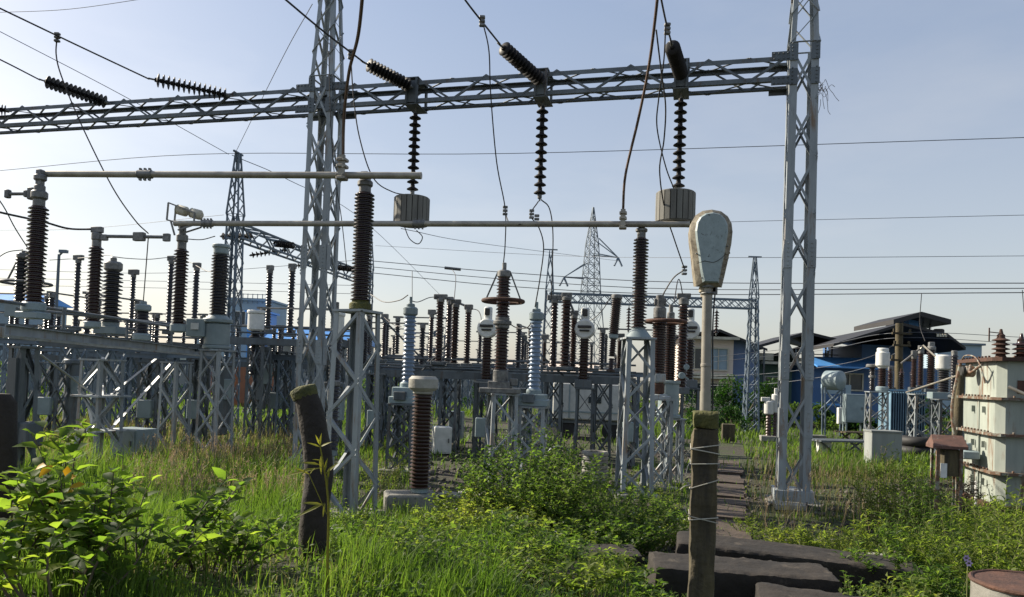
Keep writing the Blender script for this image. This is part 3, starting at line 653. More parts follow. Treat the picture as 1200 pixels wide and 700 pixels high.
# white drum headed current transformers standing in a row
DR = 'white drum headed current transformers'
for px, Y, yc, lab in ((571, 20.5, 385, 'white drum headed transformer close beside the big ringed column'), (685, 20.2, 386, 'white drum headed transformer in front of the tall far pylon'), (808, 19.8, 387, 'white drum headed transformer half hidden by the lamp pole')):
    E('current_transformer', lab, 'current transformer', px, 400, Y, 455,
      [('head', 'white', [('hcyl', yc, 11.5, 14), ('cyl', yc - 25, yc - 9, 5)]), ('terminal_bar', 'porc_black', [('box', yc - 4, yc - 1, 16, 1, (0, -8))]), ('terminal_bar', 'porc_black', [('box', yc + 1, yc + 3, 12, 1, (0, -8))]), ('gauge', 'porc_black', [('box', yc - 23, yc - 15, 6, 1.2, (0, -5.4))]),
       ('porcelain', 'porc', [('ins', yc + 11, 446, 4.6, 6.6, 15)]), ('base', 'steel_dark', [('box', 445, 455, 20, 16)])], DR)
    stand(lab.replace('white drum headed transformer', 'far lattice stand below the white drum headed transformer'), px, Y, 455, 22, 20, 3, YR, 'steel_dark', .06, .035, far=True, group='stands below the white drum heads')

# ------------------------------------------------------------------ columns standing on the ground
def disused(label, px, Y, yt, yb, r, plinth):
    parts = [('cap', 'capcream', [('cyl', yt, yt + 17, r * 1.38), ('cyl', yt + 16, yt + 21, r * .95)]), ('porcelain', 'porc_rust', [('ins', yt + 20, yb - 6, r * .74, r, 26)]), ('base_flange', 'greypaint', [('cyl', yb - 7, yb, r * .8)])]
    E('bushing_column', label, 'bushing', px, 510, Y, yb, parts, 'unused bushing columns')
disused('large rusty brown ribbed bushing with a pale collar on a concrete plinth', 494, 12.0, 441, 578, 12.5, 1)
E('bushing_column', 'dark ribbed bushing half hidden behind the tall pale stand', 'bushing', 391, 490, 14.2, 535,
  [('porcelain', 'porc_black', [('ins', 452, 528, 4.6, 6.6, 16)]), ('cap', 'fitting', [('cyl', 446, 453, 6)]), ('base_flange', 'greypaint', [('cyl', 527, 535, 6)])], 'unused bushing columns')
x = at(481, 585, 12.0); b = MB()
b.box((0, 0, .13), (.84, .6, .36), bev=.03); o = b.build('concrete_plinth', 'concrete', None, (at(481, 590, 12).x, 12.0, g(x.x, 12) )); o.rotation_euler.z = rad(12)
tag(o, 'low mossy concrete plinth carrying the large rusty bushing', 'plinth')
# ------------------------------------------------------------------ isolator posts further back
def post(label, px, yt, yb, Y, rs, m='porc', group=None, capw=12, n=None, lead=None, tilt=None):
    parts = [('porcelain', m, [('ins', yt + 6, yb - 4, rs * .66, rs, n or 20)]), ('cap', 'fitting', [('cyl', yt + 2, yt + 7, rs * .9), ('box', yt - 3, yt + 3, capw, 5)]), ('base', 'steel_dark', [('box', yb - 4, yb, rs * 3, rs * 2.4)])]
    if lead: parts.append(('contact_blade', 'fitting', [('rod', 0, 0, yt, lead[0], 0, lead[1], 1.3)]))
    return E('post_insulator', label, 'post insulator', px, (yt + yb) / 2, Y, yb, parts, group, tilt=tilt)
MID = 'slim isolator posts in the middle rows'; LEF = 'slim isolator posts behind the long beam'
for a in ((515, 348, 428, 21., 5.2, 'tall slim brown post starting the four-post blade row over the middle frame', 16, (18, 352)),
          (533, 354, 430, 21.4, 5.0, 'second slim brown post of the four-post blade row over the middle frame', 12, (16, 360)),
          (548, 360, 430, 21., 4.2, 'last and shortest post of the blade row, its cap squared, over the middle frame', 10, None),
          (526, 351, 428, 23.5, 4.2, 'slim dark post showing between two taller posts of the blade row', 8, None),
          (505, 366, 428, 25., 3.2, 'thin dark post with a tee cap left of the blade row', 9, (12, 368)),
          (450, 371, 425, 26., 2.8, 'thin dark post with a small cap between the pale stand and the blue-grey column', 8, None),
          (649, 349, 434, 20.6, 4.6, 'slim brown post with a long tee cap beyond the second blue-grey column', 18, (14, 348)),
          (663, 346, 434, 20.2, 6.4, 'thick brown post paired with a slim one beyond the second blue-grey column', 12, (9, 366)),
          (672, 367, 434, 20.8, 4.4, 'short brown post with a square cap next to the thick paired post', 9, None),
          (638, 395, 432, 26., 2.6, 'tiny dark post low behind the second blue-grey column', 9, None),
          (727, 394, 436, 20.4, 4.8, 'short brown post tucked behind the lower pipe stand', 9, None)):
    post(a[5].replace('left of', 'before'), a[0], a[1], a[2], a[3], a[4], 'porc', MID, a[6], lead=a[7])
E('surge_arrester', 'two-stage brown arrester leaning a little, beside the lower pipe stand', 'surge arrester', 717, 390, 19.6, 436,
  [('porcelain', 'porc', [('ins', 350, 392, 4.8, 6.4, 18), ('ins', 396, 418, 3, 4.4, 8)]), ('cap', 'fitting', [('cyl', 345, 351, 6.5)]), ('flange', 'greypaint', [('cyl', 391, 397, 5.5)]), ('base', 'porc', [('ins', 420, 434, 2.6, 3.8, 5), ('cyl', 433, 436, 5)])], tilt=(0, rad(3)))
for a in ((90, 302, 388, 25., 3.6, 'slim dark post with a flat tee cap standing just past the big pipe post', 12),
          (155, 319, 392, 26., 3.2, 'slim dark post with a broad tee cap beside the wide shed arrester', 12),
          (199, 303, 392, 25., 3.6, 'slim dark post standing close beside the twin cylinder contact post', 9),
          (229, 311, 392, 24.5, 3.8, 'slim dark post with a boxy cap between contact post and grey tank transformer', 9),
          (315, 314, 390, 24., 4.0, 'slim dark post under the black string of the distant gantry', 8),
          (341, 312, 395, 24., 4.2, 'slim dark post with a boxy cap close against the near gantry tower', 9),
          (391, 357, 452, 20.5, 5.0, 'dark post partly covered by the tall pale stand', 8)):
    post(a[5], a[0], a[1], a[2], a[3], a[4], 'porc_black', LEF, a[6])

def hframe(label, pa, pb, zoff, name='isolator_frame', rods=((.0, .16), (.35, .12)), w=.5, m='steel_dark', diag=()):
    d = pb - pa; L = d.length; th = thing(name, label, 'steel frame', pa); d.normalize(); side = Vector((-d.y, d.x, 0)).normalized()
    for s in (-1, 1):
        b = MB(); b.channel(side * (s * w / 2), d * L + side * (s * w / 2), .08, .2, .016, flip=s); b.build('channel', m, th)
    for i in range(int(L / 1.2) + 1):
        c = d * min(L, i * 1.2); b = MB(); b.bar(c - side * (w / 2 + .1) + Vector((0, 0, .12)), c + side * (w / 2 + .1) + Vector((0, 0, .12)), .07, .03); b.build('cross_bar', m, th)
    b = MB()
    for o, z in rods: b.tube([side * (o - .2) + Vector((0, 0, z + .15)), d * L + side * (o - .2) + Vector((0, 0, z + .15))], .03, 6)
    for (t, x0, z0, x1, z1) in diag: b.tube([d * (L * t) + Vector((x0, 0, z0)), d * (L * t) + Vector((x1, 0, z1))], .03, 6)
    b.build('operating_rod', m, th); return th
p = at(444, 437, 21.4); q = at(745, 443, 20.4); q.z = p.z
hframe('long dark frame of channels and rods across the middle of the yard', p, q, 0, rods=((0, .1), (.3, .3), (.4, .02)), diag=((.0, 0, 1.6, 1.6, .1), (.5, .4, 1.2, 2., -.2), (.16, .1, .1, .8, .9)))
p = at(262, 399, 22.); q = at(425, 401, 22.); q.z = p.z
hframe('long dark frame of rods running behind the grey tank transformer', p, q, 0, rods=((0, .1), (.3, .3)))
p = at(20, 418, 29.); q = at(430, 421, 29.); q.z = p.z
hframe('farther dark frame of rods stretched between the back rows behind the control box', p, q, 0, rods=((0, .1), (.3, .35)))
p = at(440, 431, 31.); q = at(735, 437, 30.); q.z = p.z
hframe('farther dark frame of rods behind the middle frame and the white trailer', p, q, 0, rods=((0, .1), (.3, .35)))
p = at(55, 402, 20.); q = at(240, 404, 19.6); q.z = p.z
hframe('short dark frame of rods under the wide shed arrester and the contact posts', p, q, 0, rods=((0, .1), (.3, .3)))
MS = 'stands carrying the long dark frames'
for px, Y, yt, lab in ((468, 21.3, 442, 'dark lattice stand under the near end of the middle frame'), (527, 21.1, 442, 'dark lattice stand under the middle frame, beside the grey switch cabinet'), (648, 20.7, 443, 'dark lattice stand under the middle frame above the leaning tyre'),
                       (706, 20.5, 444, 'dark lattice stand under the middle frame beside the white trailer'), (302, 21.6, 404, 'dark tall lattice stand under the frame behind the grey tank transformer'), (388, 21.6, 406, 'dark tall lattice stand seen through the gap beside the near gantry tower')):
    stand(lab, px, Y, yt, 22, 20, 3, YR, 'steel_dark', .07, .04, X=True, group=MS, plate=False)

# ------------------------------------------------------------------ far rows of the yard: one stand with two posts, copied
def far_proto():
    th = thing('far_isolator', 'far lattice stand carrying two slim dark posts in the back rows of the yard', 'isolator', (0, 0, 0), 0, 'isolators in the back rows of the yard')
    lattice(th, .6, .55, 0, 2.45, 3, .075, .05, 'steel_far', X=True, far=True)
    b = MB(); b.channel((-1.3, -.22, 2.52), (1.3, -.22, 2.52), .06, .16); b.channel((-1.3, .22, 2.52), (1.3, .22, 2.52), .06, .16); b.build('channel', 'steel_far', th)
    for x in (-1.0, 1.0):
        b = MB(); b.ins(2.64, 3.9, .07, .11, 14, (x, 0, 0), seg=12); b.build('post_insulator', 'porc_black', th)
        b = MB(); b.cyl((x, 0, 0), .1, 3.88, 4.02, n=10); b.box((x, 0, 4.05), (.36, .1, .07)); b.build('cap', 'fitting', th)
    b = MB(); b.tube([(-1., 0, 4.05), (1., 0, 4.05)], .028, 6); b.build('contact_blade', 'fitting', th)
    return th
def dup(root, loc, rz, label=None):
    r = root.copy(); COL.objects.link(r); r.location = loc; r.rotation_euler = (0, 0, rz)
    if label: r['label'] = label
    for ch in list(root.children):
        c = ch.copy(); COL.objects.link(c); c.parent = r
        for gch in ch.children:
            e = gch.copy(); COL.objects.link(e); e.parent = c
    return r
fp = far_proto(); spots = []
for Y, pxs in ((23.5, (128, 338, 458, 612, 738)), (27, (18, 84, 150, 205)), (31, (-15, 40, 110, 178, 300, 372, 440, 492)), (36, (5, 66, 130, 190, 330, 395, 455, 520, 585, 640, 705)), (42, (28, 95, 160, 245, 350, 415, 480, 545, 610, 670)), (49, (60, 140, 280, 440, 505, 575, 650, 720))):
    for px in pxs: spots.append((px, Y))
for i, (px, Y) in enumerate(spots):
    o = fp if i == 0 else dup(fp, (0, 0, 0), 0)
    yy = Y + random.uniform(-1, 1); x = xat(px, yy, 1); o.location = (x, yy, g(x, yy)); o.rotation_euler.z = YR + rad(90 if i % 3 == 0 else 0) + rad(random.uniform(-3, 3)); k = random.uniform(.9, 1.12); o.scale = (k, k, k)

for px, Y, yt, w, lab in ((62, 21, 425, 22, 'dark crossed stand behind the strutted stand, close to the dark end stand'), (178, 20.5, 425, 24, 'dark crossed stand just past the grey control box'), (232, 19.5, 420, 18, 'slim dark stand close behind the grey tank transformer stand'), (328, 23, 412, 20, 'dark crossed stand squeezed against the near gantry tower'), (440, 20, 438, 18, 'dark crossed stand between the tall pale stand and the blue-grey column'), (565, 19.2, 448, 18, 'slim dark stand half behind the ringed column stand'), (606, 18.5, 455, 16, 'slim dark stand between ringed column and second blue-grey column'), (735, 18.8, 450, 18, 'dark crossed stand half hidden by the lower pipe stand')):
    th, h = stand(lab, px, Y, yt, w, w, 3, YR + rad(7), 'steel_dark', .075, .05, X=True, group='dark stands among the front rows', far=True)
    b = MB(); b.box((0, -w * Y / F / 2 - .06, h * .45), (w * Y / F * .7, .14, .5), bev=.02); b.build('mechanism_box', 'greypaint', th)
for px, Y, yt, yb, lab in ((84, 21.5, 425, 500, 'dark upright tank column low behind the strutted stand'), (262, 19.5, 428, 500, 'dark upright tank column low behind the grey tank transformer'), (306, 22.5, 410, 470, 'dark squat tank column beside the frame of rods'), (392, 19.5, 452, 520, 'dark tank column low behind the tall pale stand')):
    E('tank_column', lab, 'tank', px, 460, Y, yb + 10, [('tank', 'steel_dark', [('cyl', yt, yb, 8), ('cyl', yt - 4, yt + 2, 9.5), ('cyl', yb - 3, yb + 10, 6)]), ('mechanism_box', 'greypaint', [('box', yt + 16, yt + 40, 9, 8, (9, -4))])], 'dark tank columns low among the stands')

# ------------------------------------------------------------------ cabinets and loose things in the yard
def cabinet(name, label, cat, px, yt, yb, w, d, Y, m, rz=YR, legs=False, door=True, roof=False):
    s = Y / F; x = at(px, yb, Y).x; zb = at(px, yb, Y).z; zt = at(px, yt, Y).z; zb = max(zb, g(x, Y) - .05); W_, D_ = w * s, d * s; h = zt - zb
    th = thing(name, label, cat, (x, Y, zb), rz); b = MB(); l = .25 * h if legs else 0
    b.box((0, 0, (h + l) / 2), (W_, D_, h - l), bev=.012); b.build('body', m, th)
    if door:
        b = MB(); b.box((0, -D_ / 2 - .006, (h + l) / 2), (W_ * .86, .016, (h - l) * .86)); b.build('door', m, th)
        dd = th.children[-1]; b = MB(); b.box((W_ * .3, -D_ / 2 - .03, (h + l) / 2), (.03, .035, .12)); b.build('handle', 'fitting', dd)
    if roof: b = MB(); b.box((0, 0, h + .015), (W_ * 1.06, D_ * 1.1, .045)); b.build('lid', m, th)
    if legs:
        for sx in (-1, 1):
            for sy in (-1, 1): b = MB(); b.ang((sx * W_ * .46, sy * D_ * .44, 0), (sx * W_ * .46, sy * D_ * .44, l), .05, (-sx, 0, 0), (0, -sy, 0)); b.build('leg', m, th)
    return th
cabinet('control_box', 'plain grey control box in the grass under the long channel beam', 'control box', 156, 502, 535, 40, 30, 16.2, 'greypaint', rad(-20))
cabinet('switch_cabinet', 'pale grey switch cabinet on the gravel behind the rusty bushing', 'cabinet', 517, 500, 531, 20, 22, 20.2, 'white', rad(15))
cabinet('switch_cabinet', 'tall narrow grey cabinet under the middle frame behind the pale switch cabinet', 'cabinet', 534, 482, 520, 16, 12, 24, 'greypaint')
cabinet('control_cabinet', 'plain grey upright cabinet with a flat lid by the blue transformer', 'cabinet', 1034, 506, 546, 34, 22, 21.2, 'greycab', rad(-4), door=False, roof=True)
cabinet('control_cabinet', 'pale cabinet on legs behind the blue transformer stands', 'cabinet', 1000, 462, 506, 22, 16, 30, 'greypaint', legs=True)
cabinet('meter_box', 'small white box lying in the grass beyond the gantry tower foot', 'box', 965, 518, 533, 14, 12, 24, 'white', door=False)
cabinet('meter_box', 'small pale box hanging low beside the round tank', 'box', 986, 478, 497, 9, 8, 31, 'white')
cabinet('concrete_block', 'broken pale concrete block in the grass past the tower foot', 'concrete block', 955, 510, 524, 22, 10, 27, 'concrete', rad(8), door=False)
cabinet('cable_box', 'dark brown box half sunk in weeds by the plank walkway', 'box', 853, 497, 517, 14, 12, 27, 'wood', door=False)
def trailer():
    Y = 27; s = Y / F; x = at(692, 470, Y).x; z = at(692, 490, Y).z; th = thing('white_trailer', 'white panelled trailer body with a dark slot window seen through the stands', 'trailer', (x, Y, 0), YR)
    b = MB(); b.box((0, 0, 1.35), (2.6, 1.4, 1.3), bev=.04); b.build('body', 'white', th)
    b = MB(); b.box((.2, -.71, 1.42), (.45, .03, .22)); b.build('window', 'glass', th)
    b = MB(); b.box((-.7, -.71, 1.35), (.04, .02, 1.2)); b.box((.75, -.71, 1.35), (.04, .02, 1.2)); b.box((0, -.715, .98), (2.5, .02, .05)); b.build('seam_trim', 'greypaint', th)
    for xx in (-.8, .8):
        b = MB(); b.lathe([(.2, -.1), (.34, -.08), (.34, .08), (.2, .1)], (xx, -.45, .34), (0, 1, 0), 20); b.build('wheel', 'blacktyre', th)
    b = MB(); b.box((0, 0, .62), (2.5, 1.2, .1)); b.build('chassis', 'steel_dark', th)
trailer()
def tyre_arch():
    Y = 17.5; x = at(655, 520, Y).x; th = MB(); th.torus((0, 0, 0), .29, .035, (0.1, 1, 0), 36, 8)
    for i in range(3): th.torus((0, .05 * (i - 1), 0), .30, .02, (0.1, 1, 0), 36, 6)
    o = th.build('steel_hoop', 'steel_dark', None, (x, Y, .26)); tag(o, 'dark steel hoop standing upright in the gravel under the middle frame', 'hoop')
tyre_arch()
def spool():
    Y = 15.2; s = Y / F; x = at(697, 545, Y).x; zt = at(697, 529, Y).z; th = thing('ribbed_concrete_drum', 'pale ribbed concrete drum on the ground beside the lower pipe stand', 'concrete drum', (x, Y, g(x, Y) - .03))
    h = zt - th.location.z; pr = []
    for i in range(8):
        z = h * i / 8; pr += [(.255, z), (.275, z + h * .03), (.275, z + h * .09), (.255, z + h * .12)]
    pr.append((.26, h)); b = MB(); b.lathe(pr + [(.20, h), (.19, h - .06)], n=28); b.build('drum', 'concrete', th)
spool()
# low timber benches lying in the far grass
for px, Y, w, lab, m in ((985, 24, 70, 'low slatted bench frame with crossed legs before the grey cabinet', 'steel_dark'), (1000, 29, 38, 'small dark low table on four legs in the far grass', 'wood')):
    s = Y / F; x = at(px, 530, Y).x; th = thing('low_bench', lab, 'bench', (x, Y, g(x, Y)), rad(12)); L = w * s; b = MB()
    for i in range(4): b.box((0, -.3 + .2 * i, .46), (L, .15, .05))
    b.build('slats', m, th)
    for sx in (-1, 1):
        for sy in (-1, 1):
            b = MB(); b.bar((sx * L * .28 - sy * .2, sy * .3, 0), (sx * L * .28 + sy * .2, -sy * .02, .44), .06); b.build('leg', m, th)

# ------------------------------------------------------------------ group at the blue transformer
def blue_transformer():
    Y = 26.5; s = Y / F; x = at(1058, 480, Y).x; zb = 0; zt = at(1058, 459, Y).z
    th = thing('radiator_transformer', 'blue-grey transformer with ribbed radiators behind the plain upright cabinet', 'transformer', (x, Y, 0), YR); b = MB()
    b.box((0, .3, zt * .55), (1.2, .9, zt * .9), bev=.02); b.build('tank', 'bluepaint', th)
    for c in (-.3, .3):
        b = MB()
        for i in range(7): b.box((c - .24 + i * .08, -.3, zt * .62), (.03, .42, zt * .74))
        b.box((c, -.30, zt * .98), (.54, .3, .06)); b.box((c, -.30, zt * .26), (.54, .3, .06)); b.build('radiator', 'bluepaint', th)
    b = MB(); b.box((0, .3, zt * 1.02), (1.3, 1., .06)); b.build('lid', 'bluepaint', th)
    for i, dx in enumerate((-.38, 0, .36)):
        b = MB(); b.ins(zt, zt + .72, .06, .1, 9, (dx, .2, 0)); b.cyl((dx, .2, 0), .05, zt + .7, zt + .82); b.build('bushing', 'porc', th)
    b = MB(); b.box((0, 0, .1), (1.6, 1.4, .3)); b.build('plinth', 'concrete', th)
blue_transformer()
stand('pale lattice stand under the white round head before the blue shed', 1027, 25.5, 459, 22, 20, 4, YR, 'steel', .06, .035, X=True)
E('instrument_transformer', 'white round headed transformer on a brown column before the blue shed roof', 'instrument transformer', 1034, 440, 25.5, 459,
  [('head', 'white', [('cyl', 412, 430, 7.5), ('cyl', 408, 413, 6.4), ('cyl', 428, 432, 5)]), ('porcelain', 'porc', [('ins', 431, 455, 3.6, 5.2, 12)]), ('base', 'greypaint', [('cyl', 453, 459, 7)])])
E('post_insulator', 'short dark post with a wide flat top beside the white round head', 'post insulator', 1022, 445, 26, 459, [('porcelain', 'porc_black', [('ins', 430, 458, 2.4, 3.6, 10)]), ('cap', 'fitting', [('cyl', 427, 431, 7)]), ('collar', 'fitting', [('cyl', 440, 443, 4)])])
stand('pale lattice stand with a long top channel beside the blue transformer', 1082, 24.5, 462, 30, 26, 4, YR, 'steel', .08, .045, X=True)
RG = 'brown posts over the blue transformer'
for a in ((1071, 414, 458, 24.6, 3.4, 'slim brown post next to the bare wooden pole and the slanted bus bar'), (1079, 408, 456, 25.4, 3.6, 'slim brown post under the peak of the slanted bus bar'), (1091, 404, 460, 24.4, 5.2, 'thick dark brown post between slanted bus bar and white square head'), (1044, 432, 458, 27, 3, 'stubby brown post on the lid edge of the blue transformer')):
    post(a[5], a[0], a[1], a[2], a[3], a[4], 'porc', RG, 6)
E('instrument_transformer', 'white blunt headed transformer close to the leaning wooden pole', 'instrument transformer', 1106, 440, 23.5, 468,
  [('head', 'white', [('cyl', 416, 434, 9)]), ('porcelain', 'porc_black', [('ins', 434, 460, 5, 7, 9)]), ('base', 'greypaint', [('box', 460, 468, 30, 18)])])
E('post_insulator', 'dark ribbed post close to the big pale transformer', 'post insulator', 1118, 440, 22, 468, [('porcelain', 'porc_black', [('ins', 416, 464, 3.4, 5, 14)]), ('cap', 'fitting', [('cyl', 411, 417, 3.4)]), ('base', 'steel_dark', [('cyl', 463, 468, 6)])])
stand('dark lattice stand with crossed rods behind the leaning wooden pole', 1110, 23, 468, 26, 26, 3, YR, 'steel_dark', .07, .045, X=True)
o = at(1056, 452, 24.5); b = MB(); pts = [(1056, 426, 24.5), (1078, 409, 24.6), (1082, 405, 24.5), (1104, 425, 23.6)]
b.tube([at(*p) - o for p in pts], .03, 6); tag(b.build('bus_bar', 'alu', None, o), 'thin peaked bus bar over the brown posts beside the blue transformer', 'bus bar')
b = MB(); o = at(1062, 460, 24.); b.tube([Vector((0, 0, 0)), at(1190, 418, 17) - o], .025, 6); tag(b.build('stay_rod', 'alu', None, o), 'long thin slanting rod passing before the leaning wooden pole', 'rod')
Y = 19.; o = at(1118, 512, Y); o.z = 0; b = MB(); t = at(1126, 428, Y); b.tube([Vector((0, 0, -.1)), (t - o) * .5 + Vector((.03, 0, 0)), t - o], [.13, .12, .105], 10); tag(b.build('wooden_pole', 'wood', None, o), 'leaning old wooden pole beside the big pale transformer', 'pole')
Y = 30.; o = at(1053, 470, Y); o.z = 0; t = at(1054, 379, Y); th = thing('utility_pole', 'tall brown wooden pole with small cross arms before the dark shed roof', 'utility pole', o)
b = MB(); b.tube([Vector((0, 0, 0)), t - o], [.17, .14], 10); b.build('pole', 'wood', th)
for z, w in ((.42, .8), (.9, .7), (1.5, .9)):
    b = MB(); zz = (t - o).z - z; b.bar((-w / 2, -.16, zz), (w / 2, -.16, zz), .08); 
    for sx in (-.4, .4): b.cyl((sx * w, -.16, 0), .05, zz + .04, zz + .18, n=8)
    b.build('cross_arm', 'wood', th)
Y = 25.; x = at(1062, 510, Y).x
for i, z in enumerate((.18, .5)):
    b = MB(); b.torus((0, 0, 0), .42, .17, (0, 0, 1), 32, 10); o = b.build('tyre', 'blacktyre', None, (x + .05 * i, Y - .6, z)); tag(o, 'black tyre lying %s of two before the blue transformer' % ('lowest', 'uppermost')[i], 'tyre')
E('switch_column', 'pair of brown columns with pinkish-white heads standing behind the gantry tower foot', 'switch', 905, 490, 27, 516,
  [('porcelain', 'porc_rust', [('ins', 484, 512, 2.6, 3.6, 8, (-4, 0)), ('ins', 484, 512, 2.6, 3.6, 8, (4, 0))]), ('head', 'white', [('cyl', 470, 486, 5.5, (-4, 0)), ('cyl', 462, 484, 5, (4, 2)), ('box', 455, 463, 4, 4, (4, 2)), ('box', 466, 471, 10, 5, (-8, 0))]), ('base', 'concrete', [('box', 511, 517, 26, 16)])])
def round_tank():
    Y = 32; s = Y / F; p = at(977, 446, Y); th = thing('round_tank', 'pale round tank lying on a thin branching steel frame before the blue shed', 'tank', (p.x, Y, 0), YR)
    b = MB(); b.lathe([(.001, -.42), (.36, -.37), (.42, -.33), (.42, .33), (.36, .37), (.001, .42)], (0, 0, p.z), (.75, -.75, 0), 24); b.build('tank', 'greypaint', th)
    b = MB()
    for sx in (-.4, .4):
        for sy in (-.25, .25): b.bar((sx, sy, p.z - .3), (sx * .9, sy, 0), .06)
        b.bar((sx, -.25, p.z - .35), (-sx, .25, .9), .04); b.bar((sx, .25, p.z - .35), (-sx * 1.6, -.25, 1.1), .05)
    b.build('frame', 'steel_far', th)
round_tank()

# ------------------------------------------------------------------ the big pale transformer
def big_transformer():
    Y = 13.6; c = at(1171, 500, Y); rz = rad(-14); zt = at(1171, 421, Y).z
    th = thing('power_transformer', 'big pale cream-green rust streaked transformer tank with three bushings on top', 'transformer', (c.x, Y, 0), rz)
    Wd, Dp = 2.2, 1.75; levels = [.0, .72, 1.42, 2.08, zt]      # local: corner at 0,0 ; tank spans +x, +y
    b = MB(); cb = .13
    for i in range(4):
        z0, z1 = levels[i] + (.1 if i == 0 else .02), levels[i + 1] - .02; e = (.0, .03, .05, .02)[i]
        # chamfered corner prism
        pr = [(cb - e, -e), (Wd, -e), (Wd, Dp), (-e, Dp), (-e, cb - e)]
        vs = [(x, y, z) for z in (z0, z1) for x, y in pr]; n = 5
        b.add(vs, [(4, 3, 2, 1, 0), (5, 6, 7, 8, 9)] + [(k, (k + 1) % n, n + (k + 1) % n, n + k) for k in range(n)])
    b.build('tank', 'tank', th)
    for i in range(1, 5):
        z = levels[i] if i < 4 else zt; b = MB(); t = .05 if i < 4 else .07
        pr = [(cb - .15, -.14), (Wd + .1, -.14), (Wd + .1, Dp + .1), (-.14, Dp + .1), (-.14, cb - .15)]
        vs = [(x, y, zz) for zz in (z - t / 2, z + t / 2) for x, y in pr]
        b.add(vs, [(4, 3, 2, 1, 0), (5, 6, 7, 8, 9)] + [(k, (k + 1) % 5, 5 + (k + 1) % 5, 5 + k) for k in range(5)])
        for k in range(9): b.cyl((-.10, .25 + k * .17, z), .022, t / 2, t / 2 + .035, n=6); b.cyl((.2 + k * .22, -.10, z), .022, t / 2, t / 2 + .035, n=6)
        b.build('flange', 'rust' if i == 4 else 'flange', th)
    b = MB()
    for i in range(3):      # weld seams and lifting lugs
        b.box((-.05, .85, (levels[i + 1] + levels[i]) / 2), (.03, .05, levels[i + 1] - levels[i] - .1))
        b.box((-.08, .55, levels[i + 1] - .22), (.06, .04, .12)); b.box((-.08, 1.1, levels[i + 1] - .22), (.06, .04, .12))
    b.build('stiffener', 'tank', th)
    b = MB(); b.box((Wd / 2, Dp / 2, .06), (Wd + .2, Dp + .2, .14)); b.build('skid', 'rust', th)
    for k, (x, y, h, m) in enumerate(((.22, .62, 1.02, 'rust'), (.52, .5, .78, 'porc'), (.80, .45, .88, 'porc'))):
        r = .13; bb = MB(); z0 = zt + .05; pr = [(r * .8, z0), (r * .6, z0 + .06)]
        nsh = 4 if k == 0 else 3
        for i in range(nsh):
            z = z0 + .06 + i * .085; pr += [(r * .6, z), (r * 1.2, z + .015), (r * 1.1, z + .03), (r * .6, z + .055)]
        z = z0 + .06 + nsh * .085; pr += [(r * .5, z), (r * .55, z + .03), (.04, z + .06), (.025, z + .13), (.02, z + .15)]
        bb.lathe(pr, (x, y, 0)); bb.build('bushing', m, th)
    b = MB(); b.bar((.02, .62, zt + .36), (.02, .62, zt + .62), .02); b.bar((.02, .62, zt + .54), (.22, .62, zt + .52), .016); b.build('arcing_horn', 'rust', th)
    # corroded pipework and a valve on the lit side
    b = MB(); b.tube(crom([(-.12, 1.7, zt + .02), (-.2, 1.2, zt + .1), (-.16, .8, zt + .06), (-.2, .35, zt - .15), (-.16, .25, zt - .45)], 5), .013, 8)
    b.tube(crom([(-.1, 1.78, zt), (-.24, 1.8, 1.9), (-.2, 1.75, 1.2)], 5), .03, 8); b.tube(crom([(-.2, .9, zt - .1), (-.3, .6, zt - .25), (-.2, .3, zt - .1)], 4), .025, 8)
    b.cyl((-.2, 1.05, zt - .22), .11, -.12, .06, (-1, 0, 0)); b.build('pipework', 'flange', th)
    b = MB(); b.cyl((-.12, 1.05, zt - .22), .1, 0, .2, (-1, 0, 0)); b.build('gauge', 'trapdark', th)
    b = MB(); b.tube([(.1, -.1, zt - .5), (.9, -.5, zt - .95), (1.4, -.6, zt - 1.2)], .03, 8); b.build('front_pipe', 'alu', th); b = MB(); b.tube([(-.2, .5, .5), (-.3, .2, .05)], .02, 6); b.build('drain_pipe', 'white', th)
    b = MB(); b.box((.42, -.012 - .02, zt - .5), (.3, .01, .24)); b.build('data_plate', 'rust', th)
    b = MB(); b.box((-.28, .9, .98), (.3, .8, .16), bev=.02); b.cyl((-.3, .7, 1.06), .09, 0, .14); b.cyl((-.3, 1.0, 1.06), .08, 0, .18); b.build('valve_shelf', 'greypaint', th)
big_transformer()
